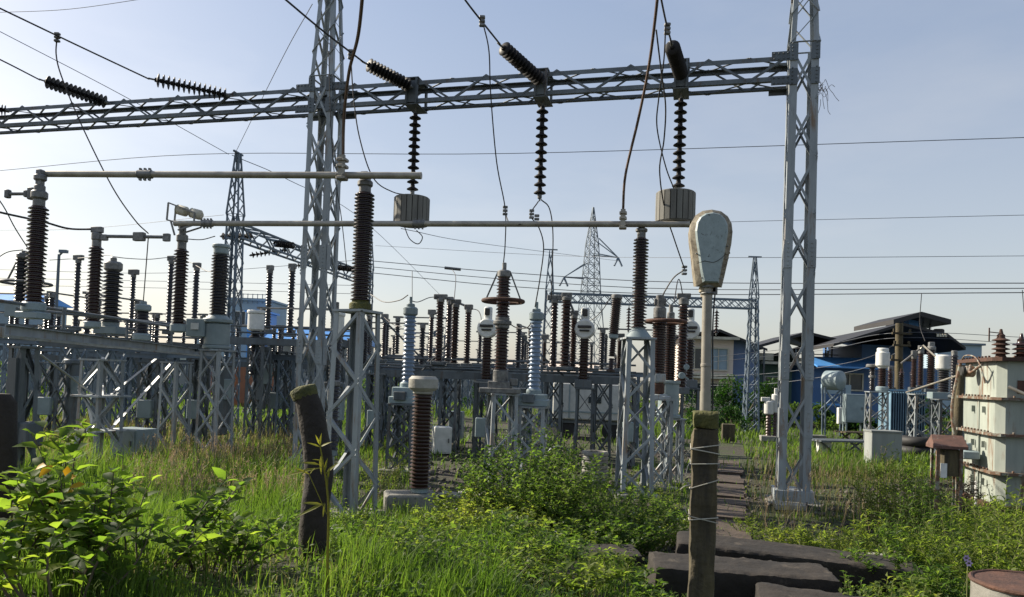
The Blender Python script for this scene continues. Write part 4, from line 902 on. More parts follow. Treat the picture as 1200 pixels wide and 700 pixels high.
def rusty_box():
    Y = 13.2; p = at(1109, 545, Y); zt = at(1109, 514, Y).z; zb = g(p.x, Y); th = thing('junction_box', 'small rusty box with a pitched lid on thin legs beside the big transformer', 'junction box', (p.x, Y, zb), rad(-14)); h = zt - zb
    b = MB(); W_, D_ = .42, .36
    b.add([(-W_ / 2 - .06, -D_ / 2 - .06, h - .12), (W_ / 2 + .06, -D_ / 2 - .06, h - .12), (W_ / 2 + .06, D_ / 2 + .06, h - .12), (-W_ / 2 - .06, D_ / 2 + .06, h - .12), (-W_ / 2 - .04, 0, h + .06), (W_ / 2 + .04, 0, h + .06),
           (-W_ / 2 - .06, -D_ / 2 - .06, h - .17), (W_ / 2 + .06, -D_ / 2 - .06, h - .17), (W_ / 2 + .06, D_ / 2 + .06, h - .17), (-W_ / 2 - .06, D_ / 2 + .06, h - .17)],
          [(0, 1, 5, 4), (2, 3, 4, 5), (1, 2, 5), (3, 0, 4), (0, 6, 7, 1), (1, 7, 8, 2), (2, 8, 9, 3), (3, 9, 6, 0), (9, 8, 7, 6)]); b.build('lid', 'rustpaint', th)
    b = MB(); b.box((.06, 0, h - .42), (W_ * .66, D_ * .85, .46)); b.build('box', 'wood', th)
    for sx in (-1, 1):
        for sy in (-1, 1): b = MB(); b.ang((sx * W_ / 2, sy * D_ / 2, 0), (sx * W_ / 2, sy * D_ / 2, h - .16), .055, (-sx, 0, 0), (0, -sy, 0)); b.build('leg', 'flange', th)
    b = MB(); b.box((-.1, -D_ / 2 - .02, h - .55), (.1, .03, .25)); b.build('meter', 'white', th)
rusty_box()

# ------------------------------------------------------------------ distant gantries and the pylon
def gantry2():
    Y = 26.; p = at(268, 430, Y); zt = at(271, 262, Y).z; th = thing('distant_gantry', 'smaller steel gantry far back whose beam slopes away behind the near tower', 'gantry', (p.x, Y, 0)); q = at(427, 430, 39.)
    d = Vector((q.x - p.x, q.y - p.y, 0)); a = math.atan2(d.y, d.x); th.rotation_euler.z = a; L = d.length
    for x in (0, L):
        t = bpy.data.objects.new('tower', None); COL.objects.link(t); t.parent = th; t.location = (x, 0, 0)
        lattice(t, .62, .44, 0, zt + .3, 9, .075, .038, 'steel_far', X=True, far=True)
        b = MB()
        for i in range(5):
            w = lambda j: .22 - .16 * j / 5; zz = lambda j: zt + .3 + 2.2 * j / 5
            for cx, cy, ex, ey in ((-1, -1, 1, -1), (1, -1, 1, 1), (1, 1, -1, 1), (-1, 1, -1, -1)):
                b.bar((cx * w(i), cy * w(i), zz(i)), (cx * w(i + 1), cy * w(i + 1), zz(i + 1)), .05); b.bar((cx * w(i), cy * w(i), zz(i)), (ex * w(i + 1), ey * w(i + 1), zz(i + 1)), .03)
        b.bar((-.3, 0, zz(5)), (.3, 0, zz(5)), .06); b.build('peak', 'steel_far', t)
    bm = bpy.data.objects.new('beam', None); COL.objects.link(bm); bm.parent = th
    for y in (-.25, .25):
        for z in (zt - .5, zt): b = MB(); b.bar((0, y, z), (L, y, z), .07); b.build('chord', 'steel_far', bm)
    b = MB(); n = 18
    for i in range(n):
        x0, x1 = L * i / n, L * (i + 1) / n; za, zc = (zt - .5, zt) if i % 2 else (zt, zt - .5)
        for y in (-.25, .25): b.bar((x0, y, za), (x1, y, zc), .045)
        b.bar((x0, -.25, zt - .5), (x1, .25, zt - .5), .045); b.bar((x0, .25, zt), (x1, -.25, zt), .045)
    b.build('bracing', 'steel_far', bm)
    return Vector((p.x, Y, zt - .2)), d.normalized(), L
o2, d2, L2 = gantry2()
G2 = 'strings on the distant sloping beam'
for t, dx, dy, dz, lab in ((1.4, -.9, -1.0, -.2, 'dark string on the distant sloping beam nearest its tall end tower'), (4.2, -1.5, -.4, -.35, 'dark string hanging off the distant beam above the slim posts'), (7.6, -1.5, -.4, -.3, 'dark string on the distant beam hidden behind the near tower legs'),
                           (2.8, 1.1, -.9, -.2, 'dark string stretched along the front of the distant beam, nearer end'), (5.6, 1.1, -.9, -.2, 'dark string stretched along the front of the distant beam, in its middle'), (9., 1.1, -.9, -.2, 'dark string stretched along the front of the distant beam, lowest one')):
    p = o2 + d2 * t; disc_string(lab, 'insulator string', p, p + Vector((dx, dy, dz)), 9, .13, G2, gap=.1)
def gantry3():
    Y = 33.; p = at(881, 440, Y); zt = at(881, 352, Y).z; q = at(640, 440, 33.5); th = thing('distant_gantry', 'small level gantry far back between the pylon and the large gantry tower', 'gantry', (p.x, Y, 0)); L = p.x - q.x
    for x in (0, -L):
        t = bpy.data.objects.new('tower', None); COL.objects.link(t); t.parent = th; t.location = (x, 0, 0)
        lattice(t, .62, .34, 0, zt + .1, 10, .07, .04, 'steel_far', X=True, far=True)
        b = MB()
        for cx, cy in ((-1, -1), (1, -1), (1, 1), (-1, 1)): b.bar((cx * .17, cy * .17, zt + .1), (cx * .05, cy * .05, zt + 1.9), .045); b.bar((cx * .17, cy * .17, zt + .1), (-cx * .11, cy * .11, zt + 1.), .03); b.bar((cx * .11, cy * .11, zt + 1), (-cx * .06, cy * .06, zt + 1.8), .03)
        b.bar((-.3, 0, zt + 1.95), (.3, 0, zt + 1.95), .05); b.build('peak', 'steel_far', t)
    bm = bpy.data.objects.new('beam', None); COL.objects.link(bm); bm.parent = th
    for y in (-.2, .2):
        for z in (zt - .38, zt): b = MB(); b.bar((-L, y, z), (0, y, z), .06); b.build('chord', 'steel_far', bm)
    n = 22
    for y in (-.2, .2):
        b = MB()
        for i in range(n):
            x0, x1 = -L * i / n, -L * (i + 1) / n; za, zc = (zt - .38, zt) if i % 2 else (zt, zt - .38); b.bar((x0, y, za), (x1, y, zc), .035); b.bar((x0, y, zc), (x1, y, za), .03)
        b.build('bracing', 'steel_far', bm)
    return zt
z3 = gantry3()
for px, lab in ((737, 'small dark string hanging from the small level gantry by the lower pipe post'), (840, 'small dark string hanging from the small level gantry by the lamp pole')):
    p = at(px, 365, 33.); p.z = z3 - .4; disc_string(lab, 'insulator string', p, p - Vector((0, 0, 1.25)), 8, .12, 'strings under the small level gantry', m='porc')
def pylon():
    Y = 90.; p = at(689, 440, Y); zt = at(692, 243, Y).z; th = thing('transmission_pylon', 'tall thin lattice pylon with slanting arms far behind the yard', 'pylon', (p.x, Y, 0), rad(20)); w = lambda z: 3.9 * (1 - z / (zt * .62)) + .9 if z < zt * .62 else max(.12, 1.5 * (1 - (z - zt * .62) / (zt * .38)))
    w = lambda z: np.interp(z, [0, zt * .55, zt * .8, zt], [3.8, 1.8, 1.2, .1]); zs = np.concatenate([np.linspace(0, zt * .55, 6), np.linspace(zt * .55, zt * .8, 6)[1:], np.linspace(zt * .8, zt, 5)[1:]])
    cs = ((-1, -1), (1, -1), (1, 1), (-1, 1))
    for c in cs:
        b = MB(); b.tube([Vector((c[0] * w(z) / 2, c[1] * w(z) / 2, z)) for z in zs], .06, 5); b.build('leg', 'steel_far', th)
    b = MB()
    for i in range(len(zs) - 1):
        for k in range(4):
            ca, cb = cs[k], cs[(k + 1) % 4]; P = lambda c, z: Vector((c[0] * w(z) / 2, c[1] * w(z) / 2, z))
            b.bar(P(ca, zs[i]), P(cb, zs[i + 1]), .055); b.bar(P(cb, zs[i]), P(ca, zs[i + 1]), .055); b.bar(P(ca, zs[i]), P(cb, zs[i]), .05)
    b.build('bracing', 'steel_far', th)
    for sx, z in ((1, zt * .75), (-1, zt * .62)):
        b = MB()
        for y in (-.6, .6): b.bar((sx * .7, y, z), (sx * 3.6, 0, z - .1), .11); b.bar((sx * .6, y, z + 1.9), (sx * 3.6, 0, z - .1), .1)
        for dx in (-.7, .35): b.tube([(sx * 3.6, 0, z - .1), (sx * 3.6 + dx, -.4, z - 1.2)], .12, 6)
        b.build('cross_arm', 'steel_far', th)
pylon()
for px, yt, Y, lab in ((62, 298, 34, 'thin grey lamp mast rising behind the big pipe post'), ):
    p = at(px, 440, Y); zt = at(px, yt, Y).z; th = thing('lamp_mast', lab, 'lamp mast', (p.x, Y, 0)); b = MB(); b.tube([(0, 0, 0), (0, 0, zt)], [.09, .06], 8); b.build('mast', 'steel_far', th)
    b = MB(); b.tube([(0, 0, zt - .05), (.16, 0, zt + .12)], .05, 6); b.box((.2, 0, zt + .14), (.34, .2, .14)); b.build('lamp_head', 'steel_far', th)
p = at(238, 380, 45.)
# slim cable supports with small crossbars rising over the middle frame
for px, yt, lab in ((492, 388, 'thin pole with two small crossbars over the middle frame, nearer the blue-grey column'), (520, 392, 'thin pole with two small crossbars over the middle frame, behind the blade row')):
    Y = 36; p = at(px, 440, Y); zt = at(px, yt, Y).z; th = thing('crossbar_pole', lab, 'pole', (p.x, Y, 0)); b = MB(); b.tube([(0, 0, 0), (0, 0, zt)], .07, 6); b.build('pole', 'steel_far', th); b = MB()
    for z in (.1, .9): b.bar((-.6, 0, zt - z), (.6, 0, zt - z), .07); [b.cyl((sx, 0, 0), .07, zt - z, zt - z + .25, n=8) for sx in (-.5, .5)]
    b.build('crossbar', 'steel_far', th)

# ------------------------------------------------------------------ wires
def wire(label, pts, r, m='wire', name='wire', group=None, cat='wire', clampat=()):
    P = [at(*p) for p in pts]; P = crom(P, 7) if len(P) > 2 else P; o = P[0].copy(); b = MB(); b.tube([p - o for p in P], r, 6)
    if not clampat: return tag(b.build(name, m, None, o), label, cat, group)
    th = thing(name, label, cat, o, 0, group); b.build('strand', m, th); b = MB()
    for c in clampat:
        p = at(*c) - o
        for k in (-.07, 0, .07): b.box(p + Vector((0, 0, k)), (.1, .08, .045), bev=.008)
    b.build('clamp', 'fitting', th); return th
G = 'overhead lines coming in above the camera'; 
wire('black line running down to the disc string over the end of the lower pipe', [(-60, -18, 13.3), (0, 10, 13.8), (90, 53, 14.8), (175, 93, 15.9)], .016, group=G)
wire('black line running down to the disc string above the end of the upper pipe', [(-60, 42, 15.6), (0, 70, 16.2), (47, 94, 16.9)], .016, group=G)
wire('black line running down past the tower peak to the thick disc string', [(290, -38, 12.3), (335, 0, 12.9), (378, 36, 13.7), (426, 73, 14.6)], .018, group=G, clampat=((411, 64, 14.35),))
wire('black line running steeply down to the disc string above the middle vertical string', [(510, -50, 11.6), (545, 0, 12.3), (566, 27, 12.8), (586, 52, 13.6)], .017, group=G, clampat=((565, 25, 12.75),))
wire('black line dropping to the foreshortened string above the lamp', [(757, -90, 9.8), (771, -20, 10.9), (780, 24, 11.9), (787, 51, 12.8)], .016, group=G, clampat=((782, 34, 12.1),))
D = 'dropper cables'
wire('thick brown cable rising from the clamp on the upper pipe past the tower', [(402, 196, 11.15), (403, 140, 10.9), (409, 85, 10.3), (420, 40, 9.6), (427, -30, 8.8)], .024, 'wirebrown', group=D)
wire('thick brown cable rising from the clamp on the lower pipe out of the picture', [(730, 250, 14.1), (733, 205, 13.7), (748, 140, 13.), (760, 80, 12.2), (768, 20, 11.3), (774, -40, 10.2)], .024, 'wirebrown', group=D)
wire('thin black cable falling from the incoming line to the blade by the twin cylinders', [(67, 42, 14.6), (66, 66, 14.7), (74, 95, 14.9), (98, 152, 15.2), (132, 220, 15.7), (158, 258, 16.1), (174, 274, 16.3)], .013, group=D, clampat=((67, 44, 14.6),))
wire('slender lead hanging below the blade down to the squat black arrester', [(174, 276, 16.4), (171, 315, 17.4), (168, 353, 18.4)], .012, group=D)
wire('black cable looping from the thick string to the barrel at the upper pipe end', [(411, 66, 14.3), (414, 110, 14.6), (421, 160, 14.9), (437, 208, 15.2), (460, 225, 15.5), (483, 229, 15.6)], .013, group=D)
wire('black cable dropping from the middle incoming line to the ringed column', [(566, 27, 12.8), (573, 60, 13.), (575, 110, 13.4), (582, 190, 14.2), (592, 245, 14.9), (592, 285, 15.3), (590, 309, 15.4)], .013, group=D, clampat=((592, 247, 14.9),))
wire('short spur cable from the dropper to the lower pipe joint', [(592, 250, 14.9), (598, 263, 14.7), (610, 263, 14.5)], .012, group=D)
wire('cable under the middle vertical string falling to the blue-grey column', [(631, 236, 15.), (622, 252, 15.), (632, 268, 15.1), (637, 290, 15.3), (633, 325, 15.4), (627, 360, 15.5)], .013, group=D, clampat=((623, 251, 15.), (629, 257, 15.)))
wire('cable under the middle vertical string falling to the paired brown posts', [(634, 234, 15.), (644, 245, 15.4), (648, 275, 16.5), (647, 320, 19.), (646, 350, 20.5)], .013, group=D)
wire('cable from the lamp-side line twisting down to the barrel, outer strand', [(780, 30, 12.), (778, 70, 12.2), (772, 115, 12.6), (770, 150, 13.), (780, 195, 13.7), (790, 222, 14.2)], .013, group=D)
wire('cable from the lamp-side line twisting down to the barrel, inner strand', [(769, 35, 11.6), (775, 85, 12.), (780, 125, 12.4), (778, 165, 13.), (773, 200, 13.6), (779, 245, 14.1), (790, 280, 14.6), (803, 318, 14.9)], .013, group=D)
wire('cable hooking from the barrel line to the top of the ringed columns', [(803, 316, 14.9), (790, 325, 15.), (780, 340, 15.1), (775, 350, 15.2)], .014, group=D, clampat=((802, 317, 14.9),))
wire('small hanging loop of cable under the barrel at the upper pipe end', [(474, 266, 15.5), (480, 280, 15.5), (490, 286, 15.5), (495, 278, 15.5), (488, 270, 15.5)], .011, group=D)
wire('dark cable sagging from the picture edge to the contact blade post', [(-40, 238, 13.5), (0, 249, 14.), (50, 260, 15.2), (80, 268, 15.8), (108, 269, 16.2)], .022, group=D)
wire('black cable slanting down across the picture edge to the twin dark columns', [(-30, 205, 14.), (0, 236, 14.6), (18, 268, 15.5), (36, 296, 16.8)], .012, group=D)
wire('thin cable passing down the near tower to the white head behind the stand', [(385, 60, 15.6), (388, 150, 15.6), (392, 205, 15.8), (400, 255, 16.4), (407, 320, 17.3)], .010, group=D)
J = 'thin jumper cables between posts'
for lab, pts in (('jumper cable arching from the picture edge to the twin dark columns', [(-10, 308, 17.), (8, 296, 17.2), (27, 293, 17.5)]),
                 ('jumper between the tee capped post and the wide shed arrester cap', [(58, 305, 25), (90, 303, 25), (125, 299, 20), (132, 302, 19)]),
                 ('long jumper between the wide shed arrester and the contact post row', [(133, 301, 19), (150, 303, 21), (175, 304, 23), (199, 302, 25), (215, 305, 25), (229, 310, 24.5)]),
                 ('jumper from the boxy capped post past the grey tank transformer', [(229, 311, 24.5), (243, 318, 22), (256, 318, 21)]),
                 ('jumper from twin cylinder contacts to the dark transformer top', [(216, 280, 16.4), (236, 281, 17), (252, 277, 17.)]),
                 ('jumper looping between tall pale stand and blue-grey column', [(434, 345, 19), (450, 354, 18), (468, 352, 17), (478, 346, 16.5)]),
                 ('jumper from blue-grey column to the blade row posts', [(480, 352, 16.5), (490, 354, 18.5), (503, 349, 20.5), (515, 348, 21)]),
                 ('jumper from the squared cap to the white drum head by the ringed column', [(549, 362, 21), (560, 364, 20.8), (564, 374, 20.5), (562, 384, 20.4)]),
                 ('jumper sagging from the ringed column to the second blue-grey column', [(595, 378, 17), (605, 384, 17), (618, 384, 16.), (626, 371, 15.5)]),
                 ('jumper from second blue-grey column up to the slim post with long tee', [(629, 372, 15.5), (640, 366, 18), (648, 356, 20.6)]),
                 ('jumper sagging from the two-stage arrester to the pylon side posts', [(672, 372, 21), (690, 376, 21), (704, 366, 20.5), (716, 348, 19.6)]),
                 ('thin jumper from the small thin post to the blue-grey column', [(450, 372, 26), (460, 380, 23), (470, 383, 20)]),
                 ('jumper over the ringed columns to the slim post by the lamp', [(790, 355, 16), (794, 330, 16.6), (797, 330, 17), (800, 346, 17.4)])):
    wire(lab, pts, .012, group=J, name='jumper_cable')
H = 'far overhead conductors'
for lab, pts, r in (('far conductor crossing the sky lowest of the upper long pair', [(-10, 201, 42), (230, 181, 40), (600, 180, 36), (1210, 161, 30)], .016),
                    ('far conductor passing just over the lower pipe to the picture edge', [(520, 262, 44), (700, 264, 42), (900, 259, 38), (1210, 252, 34)], .013),
                    ('thin far conductor reaching the top of the small level gantry', [(440, 288, 52), (660, 300, 46), (886, 302, 33), (1210, 300, 33)], .012),
                    ('uppermost of three parallel far conductors behind the lamp head', [(436, 306, 44), (600, 320, 42), (800, 331, 38), (1210, 332, 30)], .022),
                    ('middle one of three parallel far conductors behind the lamp head', [(436, 313, 44), (600, 328, 42), (800, 339, 38), (1210, 338, 30)], .020),
                    ('lowest of three parallel far conductors behind the lamp head', [(436, 320, 44), (600, 336, 42), (800, 345, 38), (1210, 343, 30)], .022),
                    ('thin earth wire slanting from the top corner down to the sloping gantry peak', [(-10, 32, 20), (140, 110, 23), (268, 181, 26)], .010),
                    ('thin earth wire falling from the near tower peak to the sloping gantry peak', [(366, 5, 16.2), (330, 70, 19), (275, 181, 26)], .009),
                    ('thin pale line along the very top of the sky', [(-10, 15, 30), (80, 11, 29), (180, -3, 28)], .011),
                    ('faint line sloping down from the sloping gantry peak to the pylon side', [(272, 182, 26), (340, 212, 32), (430, 262, 44), (520, 350, 70)], .014),
                    ('faint line crossing from the barrel towards the pylon arm', [(470, 268, 40), (560, 285, 60), (725, 306, 88)], .02),
                    ('far line behind the big pipe post among the slim posts', [(-10, 270, 46), (100, 268, 44), (262, 252, 40)], .012),
                    ('second far line behind the big pipe post, below the contact blade', [(-10, 316, 46), (200, 320, 44), (420, 305, 42)], .014),
                    ('third far line behind the big pipe post, at mid insulator height', [(-10, 326, 46), (200, 330, 44), (430, 335, 42)], .014),
                    ('lowest far line behind the big pipe post, near the railing', [(-10, 334, 46), (200, 338, 44), (430, 345, 42)], .014),
                    ('first line running low past the big shed roof and tower', [(820, 420, 40), (960, 405, 36), (1054, 390, 30), (1210, 396, 30)], .012),
                    ('second line running low past the big shed roof and tower', [(820, 426, 40), (960, 411, 36), (1054, 396, 30), (1210, 404, 30)], .012),
                    ('line sagging in front of the beige and blue house', [(820, 441, 42), (900, 438, 38), (1000, 424, 33), (1054, 402, 30)], .012),
                    ('lowest line sagging in front of the green house', [(820, 452, 42), (900, 450, 38), (1000, 435, 33), (1054, 412, 30)], .012)):
    wire(lab, pts, r, 'wirefar', 'overhead_line', H)
K = 'short leads hanging from far conductors'
for lab, pts in (('short lead dangling from the far conductor above the blue-grey column', [(483, 318, 30), (483, 352, 29)]), ('curved lead from the far conductor to the blade row', [(530, 316, 30), (534, 325, 28), (532, 354, 24)]), ('twisted lead hanging from far conductor past the big shed', [(1080, 344, 29), (1078, 380, 29), (1084, 400, 28)]), ('short lead hanging at the picture edge above the big transformer', [(1198, 340, 29), (1200, 366, 29)])):
    wire(lab, pts, .014, 'wire', 'hanging_lead', K)
b = MB(); o = at(530, 315, 30); b.tube([at(521, 314, 30) - o, at(540, 316, 30) - o], .06, 8); tag(b.build('line_clamp', 'fitting', None, o), 'short dark clamp on the far conductor above the blade row', 'clamp')

# ------------------------------------------------------------------ buildings behind the yard
def wall_box(b, x0, x1, y0, y1, z0, z1): b.box(((x0 + x1) / 2, (y0 + y1) / 2, (z0 + z1) / 2), (x1 - x0, y1 - y0, z1 - z0))
def window(parent, x, y, z, w, h, frame='cream', curtain='glass', bars=True):
    b = MB(); t = .08
    for dx, dz, ww, hh in ((-w / 2, 0, t, h + t), (w / 2, 0, t, h + t), (0, h / 2, w - t, t), (0, -h / 2, w - t, t), (0, 0, .05, h - t)): b.box((x + dx, y - .05, z + dz), (ww, .14, hh))
    o = b.build('window', frame, parent); b = MB(); b.box((x, y - .01, z), (w - .05, .05, h - .05)); b.build('pane', curtain, o)
def zpx(px, py, Y): return at(px, py, Y).z
def beige_house():
    Y = 46.; x0 = at(800, 450, Y).x; x1 = at(857, 450, Y).x; zt = zpx(840, 396, Y); th = thing('terrace_house', 'beige and brick house with a dark blue slate side wall', 'house', (x0, Y, 0), rad(-6)); W_ = x1 - x0; D = 2.6
    b = MB(); wall_box(b, 0, W_, 0, 9, 0, zt); b.build('wall', 'pinkwall', th)
    b = MB(); # blue gabled side wing whose roof line falls away
    x2 = at(887, 450, Y).x - x0; z2 = zpx(887, 410, Y)
    b.add([(W_, .4, 0), (x2, .4, 0), (x2, .4, z2), (W_, .4, zt + .2), (W_, 9, 0), (x2, 9, 0), (x2, 9, z2), (W_, 9, zt + .2)], [(0, 1, 2, 3), (7, 6, 5, 4), (1, 5, 6, 2), (3, 2, 6, 7), (0, 3, 7, 4)]); b.build('side_wall', 'bluewall', th)
    b = MB(); b.add([(-.6, -.4, zt + .05), (W_ * .7, -.4, zt + .5), (x2 + .4, -.2, z2 + .05), (-.6, 9, zt + .05), (W_ * .7, 9, zt + .5), (x2 + .4, 9, z2 + .05), (-.6, -.4, zt - .12), (W_ * .7, -.4, zt + .33), (x2 + .4, -.2, z2 - .1)], [(0, 1, 4, 3), (1, 2, 5, 4), (6, 7, 1, 0), (7, 8, 2, 1)]); b.build('roof', 'darkroof', th)
    for k, z in enumerate((zt * .73, zt * .3)):
        window(th, W_ * .70, 0, z, 1.15, 1.35, 'cream', 'palewall' if k == 0 else 'glass'); window(th, W_ * .22, 0, z, 1.0, 1.3, 'cream', 'glass')
        b = MB(); b.box((W_ * .5, -.25, z - .95), (W_ * .98, .5, .12)); b.build('sill_band', 'cream', th)
    b = MB(); b.box((W_ * .5, -.3, zt * .5), (W_ + .1, .5, .14)); b.build('floor_band', 'cream', th)
    b = MB(); b.box((W_ * .5, -.45, zt - .06), (W_ + .5, .35, .16)); b.build('gutter', 'cream', th)
beige_house()
def green_house():
    Y = 48.; x0 = at(884, 450, Y).x; x1 = at(962, 450, Y).x; zt = zpx(900, 428, Y); th = thing('green_house', 'low green plastered house with a barred window and a dark canopy roof', 'house', (x0, Y, 0), rad(-4)); W_ = x1 - x0
    b = MB(); wall_box(b, 0, W_, 0, 7, 0, zt); b.build('wall', 'greenwall', th)
    window(th, at(904, 450, Y).x - x0, 0, zpx(904, 450, Y), .95, .95, 'white'); window(th, W_ * .8, 0, zpx(904, 452, Y), .9, .9, 'white')
    zr = zpx(922, 390, Y); zl = zpx(884, 407, Y); b = MB(); xa = at(934, 450, Y).x - x0
    for (xx0, za, xx1, zb2) in ((-.4, zl, xa, zr), (xa, zr, W_ + .6, zpx(966, 400, Y))):
        b.add([(xx0, -1.6, za), (xx1, -1.6, zb2), (xx1, 6, zb2), (xx0, 6, za), (xx0, -1.6, za - .18), (xx1, -1.6, zb2 - .18), (xx1, 6, zb2 - .18), (xx0, 6, za - .18)], [(0, 1, 2, 3), (7, 6, 5, 4), (0, 4, 5, 1), (3, 2, 6, 7), (0, 3, 7, 4), (1, 5, 6, 2)])
    b.build('roof', 'darkroof', th); b = MB()
    for i in range(5): xx = .2 + i * (W_ - .4) / 4; b.bar((xx, -1.4, 0 if i in (0, 4) else zt), (xx, -1.4, zt + 1.0), .1)
    b.build('roof_post', 'steel_dark', th); b = MB(); wall_box(b, -.2, W_ * .9, 3.5, 3.7, zt, zt + .9); b.build('parapet', 'greenwall', th)
    b = MB(); b.box((W_ * .45, -.6, zt + .12), (W_ * .85, 1.3, .16)); b.box((W_ * .1, -.7, zt + .5), (.9, .7, .45)); b.box((W_ * .62, -.8, zt + .36), (.7, .5, .2)); b.build('roof_clutter', 'cream', th)
green_house()
def blue_shed():
    Y = 44.; X = lambda px: at(px, 430, Y).x; Z = lambda px, py: zpx(px, py, Y); x0 = X(957)
    th = thing('industrial_shed', 'blue sheet metal industrial shed under a large sagging dark open roof', 'shed', (x0, Y, 0), 0); L = lambda px: X(px) - x0
    b = MB(); wall_box(b, 0, L(1112), 1.2, 10, 0, Z(1000, 428)); b.build('wall', 'bluedeep', th)
    b = MB(); za, zb2 = Z(990, 418), Z(990, 430)
    b.add([(-.2, -.6, zb2), (L(1038), -.6, zb2), (L(1038), 1.6, za), (-.2, 1.6, za), (-.2, -.6, zb2 - .1), (L(1038), -.6, zb2 - .1), (L(1038), 1.6, za - .1), (-.2, 1.6, za - .1)], [(0, 1, 2, 3), (7, 6, 5, 4), (0, 4, 5, 1), (1, 5, 6, 2), (2, 6, 7, 3), (3, 7, 4, 0)]); b.build('lower_roof', 'blueroof', th)
    b = MB(); b.box((L(972), -.95, Z(972, 456)), (1.7, .14, .55)); b.build('balcony_panel', 'palewall', th)
    b = MB(); b.box((L(975), -.1, Z(975, 474)), (2.2, .8, .1)); b.build('awning', 'blueroof', th)
    for px in (1000, 1010, 1020): pass
    window(th, L(1006), 1.2, Z(1006, 448), 1.6, 1., 'cream')
    b = MB(); prof = [(954, 400), (1030, 377), (1080, 389), (1100, 404)]; n = len(prof); vs = []
    for y, dz, e in ((-2.6, 0, 0), (7.4, -.35, 0), (-2.6, -.16, 0), (7.4, -.51, 0)):
        for px, py in prof: vs.append((L(px), y, Z(px, py) + dz - .25))
    fs = []
    for i in range(n - 1): fs += [(i, i + 1, n + i + 1, n + i), (2 * n + i, 3 * n + i, 3 * n + i + 1, 2 * n + i + 1), (i, 2 * n + i, 2 * n + i + 1, i + 1), (n + i, n + i + 1, 3 * n + i + 1, 3 * n + i)]
    fs += [(0, n, 3 * n, 2 * n), (n - 1, 3 * n - 1, 4 * n - 1, 2 * n - 1)]; b.add(vs, fs); b.build('main_roof', 'darkroof', th)
    b = MB(); zc = Z(1070, 408)
    wall_box(b, L(1030), L(1106), 2.2, 8, Z(1030, 432), Z(1060, 403)); b.build('roof_hall', 'bluedeep', th)
    b = MB()
    for px in (960, 972, 984, 996, 1014, 1022): b.bar((L(px), 5.6, Z(px, 430)), (L(px), 5.6, Z(px, 404 if px < 990 else 392)), .09)
    for py in (412, 418): b.bar((L(957), 5.6, Z(990, py)), (L(1030), 5.6, Z(990, py)), .06)
    b.build('roof_post', 'steel_dark', th)
    b = MB(); wall_box(b, L(1068), L(1080), .4, 2.2, Z(1070, 392), Z(1070, 369)); b.build('louvre_tower', 'blueroof', th)
    b = MB(); prof = [(1036, 376), (1068, 367), (1102, 376)]
    vs = [(L(px), y, Z(px, py) + dz) for y, dz in ((-1, 0), (4, -.1), (-1, -.28), (4, -.38)) for px, py in prof]
    b.add(vs, [(0, 1, 4, 3), (1, 2, 5, 4), (6, 9, 10, 7), (7, 10, 11, 8), (0, 6, 7, 1), (1, 7, 8, 2), (0, 3, 9, 6), (2, 8, 11, 5), (3, 4, 10, 9), (4, 5, 11, 10)]); b.build('cap_roof', 'darkroof', th)
    b = MB()
    for px in (1052, 1062, 1086, 1094): b.bar((L(px), .5, Z(px, 392)), (L(px), .5, Z(px, 374)), .07)
    b.bar((L(1045), .5, Z(1045, 382)), (L(1096), .5, Z(1096, 384)), .05); b.build('railing', 'steel_dark', th)
    b = MB(); b.cyl((L(1097), -.2, 0), .3, Z(1097, 392), Z(1097, 386)); b.cyl((L(1097), -.2, 0), .1, Z(1097, 398), Z(1097, 391)); b.build('vent_cowl', 'darkroof', th)
    b = MB(); [b.box((L(1067 + 3 * i), -2.75, Z(1070, 396)), (.1, .05, .16)) for i in range(4)]; b.build('roof_sign', 'cream', th)
blue_shed()
def simple_house(name, label, px0, px1, yt, Y, m, rm=None, roof=None, depth=6, wins=(), flat=True, zb=0):
    x0, x1 = at(px0, 440, Y).x, at(px1, 440, Y).x; zt = zpx((px0 + px1) / 2, yt, Y); th = thing(name, label, 'building', (x0, Y, zb)); W_ = x1 - x0
    b = MB(); wall_box(b, 0, W_, 0, depth, 0, zt - zb); b.build('wall', m, th)
    if flat: b = MB(); b.box((W_ / 2, depth / 2, zt - zb + .06), (W_ + .4, depth + .4, .16)); b.build('roof', rm or m, th)
    else:
        b = MB(); h = zt - zb; b.add([(-.4, -.5, h), (W_ + .4, -.5, h), (W_ + .4, depth / 2, h + roof), (-.4, depth / 2, h + roof), (-.4, depth + .5, h), (W_ + .4, depth + .5, h)], [(0, 1, 2, 3), (3, 2, 5, 4), (0, 3, 4), (1, 5, 2), (0, 4, 5, 1)]); b.build('roof', rm, th)
    for fx, fz, w, h2, mm in wins: window(th, W_ * fx, 0, (zt - zb) * fz, w, h2, 'white', mm)
    return th
simple_house('grey_shed', 'pale blue-grey flat shed wing behind the roof of the blue shed', 1098, 1150, 404, 60, 'palewall', 'steel_far')
th = simple_house('tower_house', 'pale blue house with a roof railing behind the grey tank transformer', 264, 312, 352, 64, 'palewall', depth=5, wins=((.3, .8, 1., 1.2, 'glass'), (.75, .55, 1., 1.2, 'glass')))
b = MB(); zt = zpx(288, 345, 64)
for i in range(9): b.bar((i * .42, -.1, zt - .8), (i * .42, -.1, zt + .05), .05)
for k in (0, -.35): b.bar((0, -.1, zt + k), (3.4, -.1, zt + k), .05)
b.build('roof_railing', 'steel_far', th)
simple_house('water_tank_house', 'bright blue sheet metal cabin on a roof behind the sloping gantry', 287, 308, 366, 62, 'blueroof', depth=3)
simple_house('long_shed', 'long pale blue shed low behind the grey tank transformer', 228, 268, 384, 66, 'palewall', 'steel_far', .8, flat=False)
